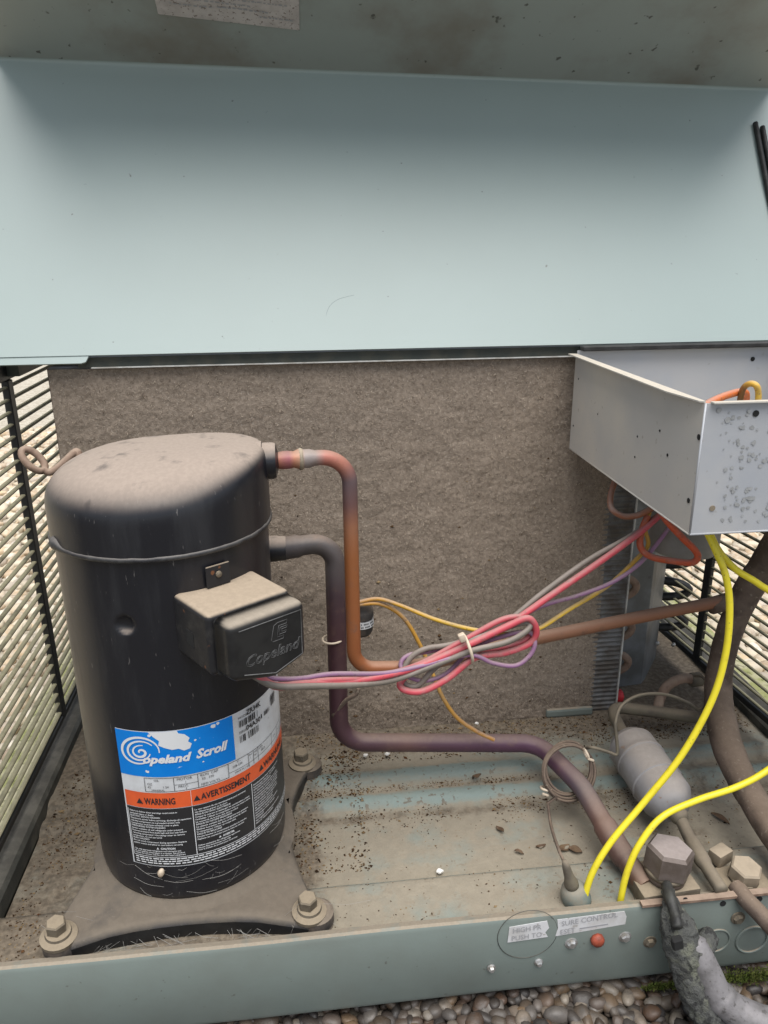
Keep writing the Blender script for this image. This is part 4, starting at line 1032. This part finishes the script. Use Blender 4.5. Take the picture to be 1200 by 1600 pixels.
for a in np.linspace(R(-130), R(-130 - 360 * 4.53), 190):
    k = (a - R(-130)) / (2 * math.pi); jit = .0012 * math.sin(k * 5.1) + .0007 * k
    PL.append(lc + (.0275 + jit) * (math.cos(a) * ex + math.sin(a) * ez) + np.array([.0006 * math.sin(7 * k), -.0016 * k, .0008 * math.cos(9 * k)]))
lead = catmull([tipp, Pz(872, 1325, .052), Py(861, 1290, .60), Py(856, 1255, .618)], 6)
tail = catmull([PL[-1], Py(925, 1168, .632), Py(950, 1175, .632), Py(964, 1178, .632), Py(963, 1150, .636), Py(962, 1128, .64), Py(972, 1102, .65), Py(1000, 1086, .66), Py(1040, 1085, .67), Py(1075, 1098, .68), Py(1092, 1109, .69), Py(1103, 1095, .70), Py(1107, 1075, .71), Py(1098, 1058, .73), Py(1085, 1056, .745)], 6)
add('loops', *tubem(lead + PL, .0015, 8), 'insul', ct, True); add('tail', *tubem(tail, .0017, 7), 'olive', ct, True)
for i, (px, py) in enumerate(((916, 1178), (853, 1232))):
    t_ = thing('cable_tie', Py(px, py, .622), ['pale knotted cable tie at top of the coiled capillary tube', 'pale knotted cable tie at lower left of the coiled capillary tube'][i], 'cable tie', 'cable ties')
    c = Py(px, py, .628); d1 = np.array([.9, .1, .3]) if i == 0 else np.array([.2, .3, 1.0]); d1 /= np.linalg.norm(d1); aa = np.cross(d1, Y_); aa /= np.linalg.norm(aa); bb_ = np.cross(d1, aa)
    add('band', *tubem([c + .0052 * (math.cos(t) * aa + math.sin(t) * bb_) for t in np.linspace(0, 6.283, 17)], .0013, 6, False), 'tie', t_, True)
    add('tail', *xf(bevbox(-.0035, .0035, -.0012, .0012, -.001, .001, .0004, 1), c + np.array([-.002 if i else .003, -.0055, -.003]), (.9, 0, -.4), (0, 1, 0), (.4, 0, .9)), 'tie', t_)

# ================================================================== CONTROL BOX
BX, BY0, BY1, BZ0, BZ1 = .2855, .513, .778, .350, .449
cb = thing('control_box', (.41, .645, BZ0), 'open topped galvanised control box with spotted zinc front at right', 'control box')
BR = .575
add('front_panel', *boxm(BX + .0012, BR, BY0, BY0 + .0012, BZ0, BZ1), 'galv', cb)
add('side_panel', *boxm(BX, BX + .0011, BY0 + .0004, BY1, BZ0 + .0004, BZ1), 'galvdust', cb)
add('back_panel', *boxm(BX + .0012, BR, BY1 - .0012, BY1, BZ0, BZ1 + .0045), 'galv', cb)
add('floor_panel', *boxm(BX + .0012, BR, BY0 + .0013, BY1 - .0013, BZ0, BZ0 + .0012), 'galv', cb)
add('end_panel', *boxm(BR, BR + .0012, BY0, BY1, BZ0, BZ1), 'galv', cb)
# outward flange on the side, tapering at the front corner
fl = [(BX + .0011, BY0 + .002), (BX + .0011, BY1), (BX - .0075, BY1 + .002), (BX - .0085, BY0 + .045), (BX - .003, BY0 + .004)]
add('top_flange', *prism([(x - BX, y - BY0) for x, y in fl][::-1], (BX, BY0, BZ1 + .0002), X_, Y_, Z_, .0011), 'galvdust', cb)
add('front_fold', *boxm(BX + .004, BR, BY0 - .0045, BY0 + .001, BZ1 + .0002, BZ1 + .0012), 'galvdust', cb)
add('bottom_hem', *tubem([(BX + .0004, BY0 + .0002, BZ0 + .0003), (BR, BY0 + .0002, BZ0 + .0003)], .0009, 8), 'galv', cb, True)
add('side_hem', *tubem([(BX + .0004, BY0 + .0006, BZ0 + .0003), (BX + .0004, BY1, BZ0 + .0003)], .0009, 8), 'galvdust', cb, True)
add('corner_hem', *tubem([(BX + .0005, BY0 + .0005, BZ0), (BX + .0005, BY0 + .0005, BZ1)], .0008, 8), 'galv', cb, True)
for (px, py, r) in ((1092, 683, .0022), (1076, 782, .0020), (1043, 711, .0013), (996, 682, .0009), (992, 714, .0009), (904, 592, .0009), (896, 665, .0010), (1031, 673, .0010), (934, 647, .0007)):
    add('side_hole', *lathem([(r, 0), (r, .0003)], Px(px, py, BX - .0002), (-1, 0, 0), 12), 'hole', cb)
for (px, py, r, m_) in ((1181, 646, .0024, 'hole'), (1137, 656, .0022, 'stain'), (1113, 794, .0022, 'brass')):
    add('front_hole', *lathem([(r, 0), (r, .0004)], Py(px, py, BY0 - .0003), (0, -1, 0), 12), m_, cb)
add('back_hole', *lathem([(.0024, 0), (.0024, .0004)], Py(1176, 561, BY1 - .0015), (0, -1, 0), 12), 'hole', cb)
# zinc blotches
VV = []; FF = []
for q in range(150):
    px = 1117 + abs(rng.normal(0, 1)) * 0 + rng.uniform(0, 110); py = rng.uniform(640, 815)
    if rng.random() > .25 + .75 * math.exp(-((px - 1170) / 40) ** 2): continue
    c = Py(px, py, BY0 - .0003 - q * 3e-6); r = rng.uniform(.0006, .0021); k = len(VV)
    pts = [c + r * rng.uniform(.55, 1.15) * np.array([math.cos(a), 0, math.sin(a)]) for a in np.linspace(0, 6.283, 10)[:-1]]
    VV += pts; FF.append(tuple(range(k, k + 9)))
o = add('zinc_blotches', VV, FF, 'stain', cb); o['kind'] = 'stuff'
# black gasket along the back edge
gk = thing('gasket_strip', Py(1000, 545, .772), 'black foam gasket strip along the back edge of control box', 'seal')
gk_z = Py(1000, 545, .772)[2]
add('strip', *bevbox(BX + .003, BR, .766, .7765, BZ1 + .0048, BZ1 + .0098, .001, 1), 'seal', gk)
# capacitor can hanging below
pc = Py(1082, 868, .66)
cp = thing('capacitor', (pc[0], .672, pc[2]), 'smooth grey metal capacitor can hanging under the control box', 'capacitor')
add('can', *lathem([(.026, 0), (.031, .0015), (.033, .004), (.0335, .08), (.0335, .092)], (pc[0], .680, pc[2] - .002), (0, 0, 1), 32), 'can', cp, True)

# ================================================================== WIRES
def wire(name, pts, r, col, label, n=7, mat='wire', seg=9, extra=None):
    P = catmull([Py(*p) for p in pts], n); t = thing(name, P[len(P) // 2], label, 'wire', 'wires'); c = [(0, col), (1, col)] if not isinstance(col, list) else col
    tube('strand', P, r, mat, t, seg, c); return t
RW, GW, PW = 'c24a56', '706960', '8c6688'
# loop bundle: each wire runs from the terminal box, round a loop and on to the control box
red = [(398, 1052, .545), (430, 1071, .548), (480, 1068, .56), (560, 1063, .585), (640, 1046, .604), (720, 1013, .610), (790, 980, .612), (825, 966, .612), (838, 985, .613), (828, 1005, .614), (790, 1020, .612), (742, 1028, .609), (700, 1060, .606), (660, 1080, .605), (632, 1078, .606), (626, 1066, .612), (650, 1046, .618), (720, 1010, .617), (790, 978, .618), (860, 931, .626), (940, 876, .640), (1000, 832, .652), (1030, 806, .66)]
wire('red_wire', red, .0031, RW, 'thick red wire looping in the tied bundle between terminal box and control box')
red2 = [(404, 1056, .547), (436, 1074, .553), (500, 1064, .567), (580, 1058, .592), (650, 1040, .612), (720, 1003, .617), (785, 968, .619), (822, 966, .6195), (832, 984, .621), (815, 1003, .620), (770, 1014, .618), (736, 1016, .616), (700, 1020, .62)]
wire('red_wire', red2, .0027, 'b8525a', 'second red wire doubled back inside the tied loop of the bundle')
gr = [(396, 1056, .546), (430, 1072, .545), (490, 1072, .556), (560, 1070, .582), (620, 1061, .600), (690, 1035, .606), (740, 1016, .606), (790, 1004, .607), (820, 988, .609), (828, 976, .613), (812, 974, .6155), (760, 992, .6135), (730, 1006, .613), (680, 1043, .612), (655, 1070, .611), (638, 1072, .6115), (628, 1058, .617), (640, 1030, .623), (665, 1014, .624), (710, 1006, .622), (780, 980, .623), (850, 925, .633), (920, 875, .645), (985, 838, .655), (1028, 806, .662)]
wire('grey_wire', gr, .0027, GW, 'dull grey wire looping in the tied bundle alongside the red wire')
pu = [(402, 1050, .550), (428, 1060, .552), (470, 1060, .562), (520, 1053, .575), (600, 1052, .596), (660, 1040, .605), (710, 1027, .6065), (742, 1024, .606), (770, 1036, .607), (805, 1040, .608), (828, 1024, .610), (836, 1004, .612), (828, 988, .617), (800, 990, .6195), (740, 1012, .619), (700, 1050, .6155), (668, 1063, .613), (640, 1058, .615), (626, 1040, .622), (638, 1024, .626), (680, 1016, .626), (760, 996, .626), (840, 950, .632), (905, 930, .640), (960, 908, .646), (1005, 875, .652), (1048, 822, .658)]
wire('purple_wire', pu, .0021, PW, 'thin purple wire trailing lowest through the tied bundle')
YW = 'c99a2c'
wire('yellow_wire', [(556, 942, .70), (590, 936, .70), (625, 946, .69), (680, 968, .665), (740, 984, .64), (800, 991, .628), (840, 983, .632), (890, 952, .645), (950, 915, .655), (1000, 868, .66), (1013, 850, .66), (1008, 825, .66), (1015, 800, .662)], .0021, [(0, 'b07a2a'), (.3, 'd2ac32'), (.6, 'd8b23c'), (1, 'b78a30')], 'thin yellow wire from the black sensor sagging behind the bundle to control box')
wire('yellow_wire', [(556, 945, .70), (595, 944, .70), (630, 965, .695), (655, 1005, .69), (675, 1050, .685), (692, 1090, .68), (715, 1122, .675), (745, 1143, .672), (772, 1156, .67)], .0021, [(0, 'b8842c'), (.5, 'c2933a'), (1, 'b5803a')], 'thin yellow wire hanging down with a loose cut end above the purple pipe')
wire('brown_wire', [(962, 748, .70), (954, 775, .69), (956, 795, .68), (972, 806, .668), (992, 806, .662), (1008, 800, .658), (1025, 790, .658)], .0030, '8d5a40', 'brown wire looping out beneath the left edge of the control box')
wire('orange_wire', [(1012, 806, .66), (1002, 832, .655), (1001, 855, .65), (1018, 870, .645), (1055, 877, .635), (1080, 879, .628), (1090, 872, .625), (1086, 860, .626), (1066, 840, .63), (1042, 814, .64), (1030, 796, .65)], .0032, [(0, 'a04a2a'), (.3, 'b24c28'), (1, 'c5502a')], 'orange wire in a triangular loop below the control box', 8)
wire('orange_wire', [(1090, 640, .565), (1112, 628, .575), (1135, 618, .60), (1160, 612, .63), (1166, 620, .64), (1160, 640, .65)], .0032, 'd06a2a', 'orange wire end lying inside the open control box')
wire('yellow_wire', [(1183, 640, .60), (1185, 615, .60), (1181, 602, .60), (1170, 600, .605), (1160, 610, .61), (1154, 640, .615)], .0026, [(0, 'dcb63a'), (.45, 'd8aa3a'), (.6, '8a6030'), (1, '70502a')], 'short yellow wire hoop poking above the control box front')
yw = thing('yellow_wire', Py(1120, 1060, .535), 'thick bright yellow wire dropping from control box to front of pan', 'wire', 'wires')
Pq = catmull([Py(1104, 830, .560), Py(1118, 860, .552), Py(1134, 900, .545), Py(1140, 950, .540), Py(1134, 1020, .535), Py(1112, 1095, .530), Py(1065, 1180, .526), Py(1005, 1255, .522), Py(955, 1315, .514), Py(925, 1365, .509), Py(911, 1412, .5065), Py(907, 1440, .506)], 8)
add('strand', *tubem(Pq, .0029, 10), 'ywire', yw, True)
yw = thing('yellow_wire', Py(1090, 1255, .525), 'thick bright yellow wire looping in from the right edge to pan front', 'wire', 'wires')
Pq = catmull([Py(1108, 832, .566), Py(1124, 862, .560), Py(1150, 890, .556), Py(1185, 912, .55), Py(1225, 945, .545), Py(1290, 1040, .54), Py(1265, 1150, .535), Py(1200, 1203, .53), Py(1150, 1230, .528), Py(1090, 1250, .525), Py(1035, 1276, .520), Py(1000, 1318, .513), Py(980, 1362, .509), Py(970, 1405, .5065), Py(966, 1440, .506)], 8)
add('strand', *tubem(Pq, .0029, 10), 'ywire', yw, True)
# cable tie on the bundle
tc = Py(730, 1012, .612); t_ = thing('cable_tie', tc, 'pale cable tie cinching the red grey and purple wire bundle', 'cable tie', 'cable ties')
d1 = np.array([.95, .1, .25]); d1 /= np.linalg.norm(d1); aa = np.cross(d1, Y_); aa /= np.linalg.norm(aa); bb_ = np.cross(d1, aa)
add('band', *tubem([tc + .0135 * math.cos(t) * aa + .0125 * math.sin(t) * bb_ for t in np.linspace(0, 6.283, 29)], .0016, 6, False), 'tie', t_, True)
hd = Py(722, 996, .603); add('head', *xf(bevbox(-.003, .003, -.0025, .0025, -.004, .004, .0008, 2), hd, (.9, 0, .35), Y_, (-.35, 0, .9)), 'tie', t_, True)
# small black sensor clipped behind the pipes
sp = Py(563, 965, .715)
sn = thing('sensor', (sp[0], sp[1], sp[2] - .016), 'small black round sensor with white label behind the orange pipe', 'sensor')
add('body', *lathem([(.0125, -.016), (.0135, -.013), (.0135, .008), (.0125, .012), (.010, .014), (.010, .019)], sp, (.05, -.15, 1), 24), 'rubber', sn, True)
V = []; F = []
for i in range(9):
    a = R(-100 + i * 12); V += [sp + np.array([.0138 * math.cos(a), .0138 * math.sin(a), -.007]), sp + np.array([.0138 * math.cos(a), .0138 * math.sin(a), .004])]
for i in range(8): F.append((2 * i, 2 * i + 2, 2 * i + 3, 2 * i + 1))
sl_ = add('label', V, F, 'white', sn, True)
VV = []; FF = []
for r_ in range(3):
    for i in range(12):
        if (i * 7 + r_ * 3) % 5 == 0: continue
        a0_ = R(-92 + i * 6); a1_ = a0_ + R(4); z0 = sp[2] + .0010 - r_ * .0033; k = len(VV)
        VV += [(sp[0] + .0140 * math.cos(a), sp[1] + .0140 * math.sin(a), z) for a, z in ((a0_, z0), (a1_, z0), (a1_, z0 + .0016), (a0_, z0 + .0016))]; FF.append((k, k + 1, k + 2, k + 3))
add('worn_print', VV, FF, 'ink', sl_)

# ================================================================== SIDE GRILLES
def grille(label, A, B, z0, z1, pitch, post_ts, dep, joggle):
    A = np.array(A); B = np.array(B); L = np.linalg.norm(B - A); ex = (B - A) / L; ex3 = np.array([ex[0], ex[1], 0]); en = np.array([-ex[1], ex[0], 0])
    t = thing('side_grille', (*((A + B) / 2), z0), label, 'grille'); first = None; n = int((z1 - z0) / pitch)
    A3 = np.array([A[0], A[1], 0])
    for i in range(n + 1):
        z = z0 + i * pitch + .003
        V, F = xf(bevbox(0, L, -dep / 2, dep / 2, -.0014, .0014, .0009, 1), A3 + Z_ * z, ex3, en, Z_)
        if first is None:
            first = add('slat', V, F, 'slat', t); fz = z
        else:
            c = first.copy(); COL.objects.link(c); c.parent = t; c.location = (0, 0, z - fz)
    for (pt, w) in post_ts:
        V, F = xf(bevbox(-w / 2, w / 2, -dep * .75, dep * .75, z0 - .004, z1 + .004, .001, 1), A3 + ex3 * pt, ex3, en, Z_); add('post', V, F, 'post', t)
    for (za, zb) in ((z0 - .008, z0 - .0005), (z1 + .0045, z1 + .022)):
        V, F = xf(bevbox(-.002, L + .002, -dep * .7, dep * .7, za, zb, .001, 1), A3, ex3, en, Z_); add('frame_bar', V, F, 'post', t)
    return t
gx = XL - .001
grille('black slatted side grille with algae on its slats behind the compressor', (gx, .50), (gx, 1.24), .044, .428, .0126, [(.320, .013), (.72, .015), (.004, .012)], .0050, None)
grille('black slatted side grille at right with pebbles seen through it', (.536, .50), (.470, 1.24), .044, .428, .0126, [(.35, .013), (.5, .012), (.72, .015), (.004, .012)], .0040, None)

# ================================================================== LINE SET OUTSIDE THE FRONT
po = thing('drain_elbow', Py(1110, 1550, .45), 'worn silver pipe sleeve curving away below the mossy foam at lower right', 'pipe')
P = catmull([Py(1075, 1462, .470), Py(1090, 1490, .460), Py(1104, 1520, .453), Py(1120, 1552, .446), Py(1148, 1578, .438), Py(1185, 1596, .43), Py(1250, 1615, .42)], 8)
tube('sleeve', P, [(.0112 if i > 3 else .0065 + .0012 * i) + .0010 * (1 if i in (25, 26, 27) else 0) + .003 * (i / len(P)) for i in range(len(P))], 'silver', po, 24, None, .0004, 160)
fo = thing('foam_insulation', Py(1065, 1480, .47), 'crumbling black and green foam insulation clinging to front flange', 'insulation')
P = catmull([Pz(1042, 1385, .034), Py(1047, 1405, .485), Py(1052, 1430, .478), Py(1062, 1460, .470), Py(1070, 1495, .463), Py(1078, 1530, .455), Py(1092, 1565, .448), Py(1115, 1600, .44), Py(1140, 1640, .43)], 8)
n_ = len(P); rad = [np.interp(i / n_, [0, .12, .2, .32, .45, .6, .75, 1], [.004, .0055, .010, .018, .019, .017, .0165, .017]) for i in range(n_)]
V, F = tubem(resample(P, .0025), [np.interp(i / len(resample(P, .0025)), [0, .12, .2, .32, .45, .6, .75, 1], [.004, .0055, .009, .0145, .0155, .0135, .0130, .014]) for i in range(len(resample(P, .0025)))], 48, True, .0024, 150)
add('sleeve', V, F, 'foam', fo, True)
V, F = tubem(catmull([Py(1108, 1462, .474), Py(1098, 1478, .466), Py(1082, 1492, .458), Py(1070, 1500, .456)], 8), [.0085] * 25, 24, True, .0028, 130); add('lump', V, F, 'foam', fo, True)
add('clip', *xf(bevbox(-.0045, .0045, -.003, .003, -.0055, .0055, .001, 1), Py(1058, 1473, .4505), (.95, 0, .2), Y_, (-.2, 0, .95)), 'hole', fo)
add('tape', *tubem(catmull([Pz(1041, 1382, .036), Py(1046, 1400, .484), Py(1054, 1425, .472), Py(1060, 1450, .461)], 6), [.0045] * 19, 12, True, .0012, 120), 'tape', fo, True)
cn = thing('conduit', Py(1190, 1430, .47), 'grey conduit passing through front flange at far right', 'pipe')
tube('tube', [Py(1150, 1385, .50), Py(1165, 1405, .486), Py(1185, 1425, .478), Py(1230, 1475, .465)], .0075, 'insul', cn, 16)
# moss at the right foot of the flange
VV = []; FF = []; k = 0
for q in range(5000):
    u = rng.uniform(0, 1); x = .285 + u * .20 + rng.normal(0, .004); 
    d = (.3 + .7 * u) ; p = np.array([x, YF - .004 - abs(rng.normal(0, .006)) * d, -.072 + abs(rng.normal(0, .008)) * d]); a = rng.uniform(0, 6.28); L = rng.uniform(.0015, .004)
    t = np.array([math.cos(a) * .6, math.sin(a) * .6 - .3, .8]); s = np.array([-math.sin(a), math.cos(a), 0]) * .0006
    VV += [p - s, p + s, p + t * L]; FF.append((k, k + 1, k + 2)); k += 3
tag(add('moss', VV, FF, 'moss'), 'dark green moss along bottom of front flange at right', 'moss', kind='stuff')

# ================================================================== DEBRIS
def pz_at(y):
    return float(np.interp(y, [p[0] for p in prof], [p[1] for p in prof]))
VV = []; FF = []; k = 0
OCT = np.array([[1, 0, 0], [-1, 0, 0], [0, 1, 0], [0, -1, 0], [0, 0, 1], [0, 0, -1.]]); OF = [(0, 2, 4), (2, 1, 4), (1, 3, 4), (3, 0, 4), (2, 0, 5), (1, 2, 5), (3, 1, 5), (0, 3, 5)]
zones = [(3800, (-.02, .52), (.725, .787), 1.0), (1300, (-.03, .35), (.600, .665), .8), (420, (-.02, .30), (.50, .66), .7), (500, (.28, .50), (.52, .74), .9), (1800, (-.27, -.19), (.50, .78), .9), (700, (-.01, .26), (.683, .692), .8), (1500, (-.03, .05), (.58, .75), 1.1), (160, (.0, .26), (.505, .555), .7)]
for (n_, xr, yr, sc) in zones:
    for q in range(n_):
        x = rng.uniform(*xr); y = rng.uniform(*yr)
        if (yr == (.600, .665)): y = .662 - abs(rng.normal(0, .018))
        if mnoise.noise(Vector((x * 22, y * 22, 7))) < rng.uniform(-.5, .25): continue
        s = sc * rng.uniform(.0004, .0011) * (2 if rng.random() < .04 else 1); a = rng.uniform(0, 6.28)
        v = OCT * np.array([s * rng.uniform(.8, 2.0), s, s * rng.uniform(.4, .9)]) * rng.uniform(.7, 1.2, (6, 1)); ca, sa = math.cos(a), math.sin(a)
        v = v @ np.array([[ca, sa, 0], [-sa, ca, 0], [0, 0, 1]]); VV += list(v + np.array([x, y, pz_at(y) + s * .4])); FF += [tuple(i + k for i in f) for f in OF]; k += 6
tag(add('dirt', VV, FF, 'dirt'), 'dark crumbs of dirt scattered over the base pan floor', 'dirt', kind='stuff')
def leaf(px, py, L, ang, label, w=.45):
    y0 = Pz(px, py, .004); z = pz_at(y0[1]) + .0015; c = Pz(px, py, z); V = []; F = []; n_ = 9
    for i in range(n_):
        t = i / (n_ - 1); hw = L * w * .5 * math.sin(math.pi * min(1, t * .96 + .03)) ** .8; xx = (t - .5) * L
        for s in (-1, 0, 1):
            lx, ly, lz = xx, s * hw, .0016 * abs(s) + .0018 * math.sin(3 * t + px) + .0006 * mnoise.noise(Vector((px + t * 3, s, 0)))
            V.append(c + np.array([lx * math.cos(ang) - ly * math.sin(ang), lx * math.sin(ang) + ly * math.cos(ang), lz]))
    for i in range(n_ - 1):
        for s in (0, 1): F.append((i * 3 + s, i * 3 + s + 1, i * 3 + 4 + s, i * 3 + 3 + s))
    tag(add('dead_leaf', V, F, 'leaf', None, True), label, 'leaf', 'dead leaves on the pan')
leaf(781, 1296, .013, 1.9, 'small dark dead leaf lying left of the capillary tube')
leaf(845, 1322, .011, .2, 'dead leaf near the capillary tube, just left of its lower lead')
leaf(811, 1333, .009, -.5, 'tiny dead leaf on floor below the other small leaves')
leaf(882, 1325, .016, .6, 'crumpled dead leaf right behind the pressure switch', .6)
leaf(899, 1330, .013, -.4, 'curled dead leaf touching the crumpled leaf near purple pipe', .7)
leaf(1125, 1280, .02, -1.0, 'long dead leaf between filter drier and the grimy right pipe', .35)
leaf(745, 1212, .010, .1, 'greyish dead leaf on the rib left of the coiled tube', .6)
def chipstone(px, py, s, z, label):
    p = Pz(px, py, z); v = IV * np.array([s, s * .8, s * .6]); v = v * (1 + .25 * np.sin(3 * IV[:, [0]] + px) * np.cos(4 * IV[:, [1]] + py)) + p
    tag(add('stone_chip', [tuple(q) for q in v], IF.tolist(), 'chip'), label, 'stone chip', 'white stone chips on the pan')
chipstone(571, 1180, .0028, .016, 'white stone chip below the purple pipe, nearest the compressor')
chipstone(605, 1178, .0028, .016, 'white stone chip below the purple pipe, right of another chip')
chipstone(687, 1361, .0032, .004, 'white chip on the pan floor behind the front shelf edge')
chipstone(745, 1130, .0024, .020, 'white chip against foot of the lint covered coil')
# snail shell below the label
th, z = cylhit(253, 1361); p = cyl(th, z, .002)
add_ = add('snail_shell', *lathem([(.0005, -.0045), (.0022, -.003), (.0030, 0), (.0022, .003), (.0008, .005)], p, (.3, -.2, 1), 10), 'shell', None, True)
tag(add_, 'tiny cream snail shell stuck on compressor just below the label', 'shell')
# cobweb threads round the compressor foot
VV = []; FF = []
def thread(P, r=.00012):
    global VV, FF
    V, F = tubem(P, r, 3, False); k = len(VV); VV += V; FF += [tuple(i + k for i in f) for f in F]
for q in range(26):
    th = R(rng.uniform(-125, -20)); z = rng.uniform(.045, .075); a = cyl(th, z, .0012); th2 = th + rng.uniform(-.45, .45); b = cyl(th2, z + rng.uniform(-.012, .008), .0012)
    m = (a + b) / 2; v = m[:2] - CC; v /= np.linalg.norm(v); m = np.array([*(CC + v * (CR + .0016)), m[2] - .001]); thread(catmull([a, m, b], 5), .00009)
for q in range(16):
    b0 = bolts[rng.integers(0, 3)]; a = np.array([b0[0] + rng.uniform(-.02, .02), b0[1] + rng.uniform(-.015, .015), .04]); b = np.array([a[0] + rng.uniform(-.05, .05), a[1] + rng.uniform(-.01, .03), .012]); thread([a, (a + b) / 2 - Z_ * .003, b], .0001)
for q in range(40):
    x = rng.uniform(-.18, -.03); a = np.array([x, .514 + rng.uniform(-.004, .004), .018]); thread([a, a + np.array([rng.uniform(-.02, .02), -.006, -.006]), a + np.array([rng.uniform(-.03, .03), rng.uniform(-.012, 0), -.008])], .00012)
tag(add('cobweb', VV, FF, 'web'), 'fine grey cobweb threads around the foot of the compressor', 'cobweb', kind='stuff')
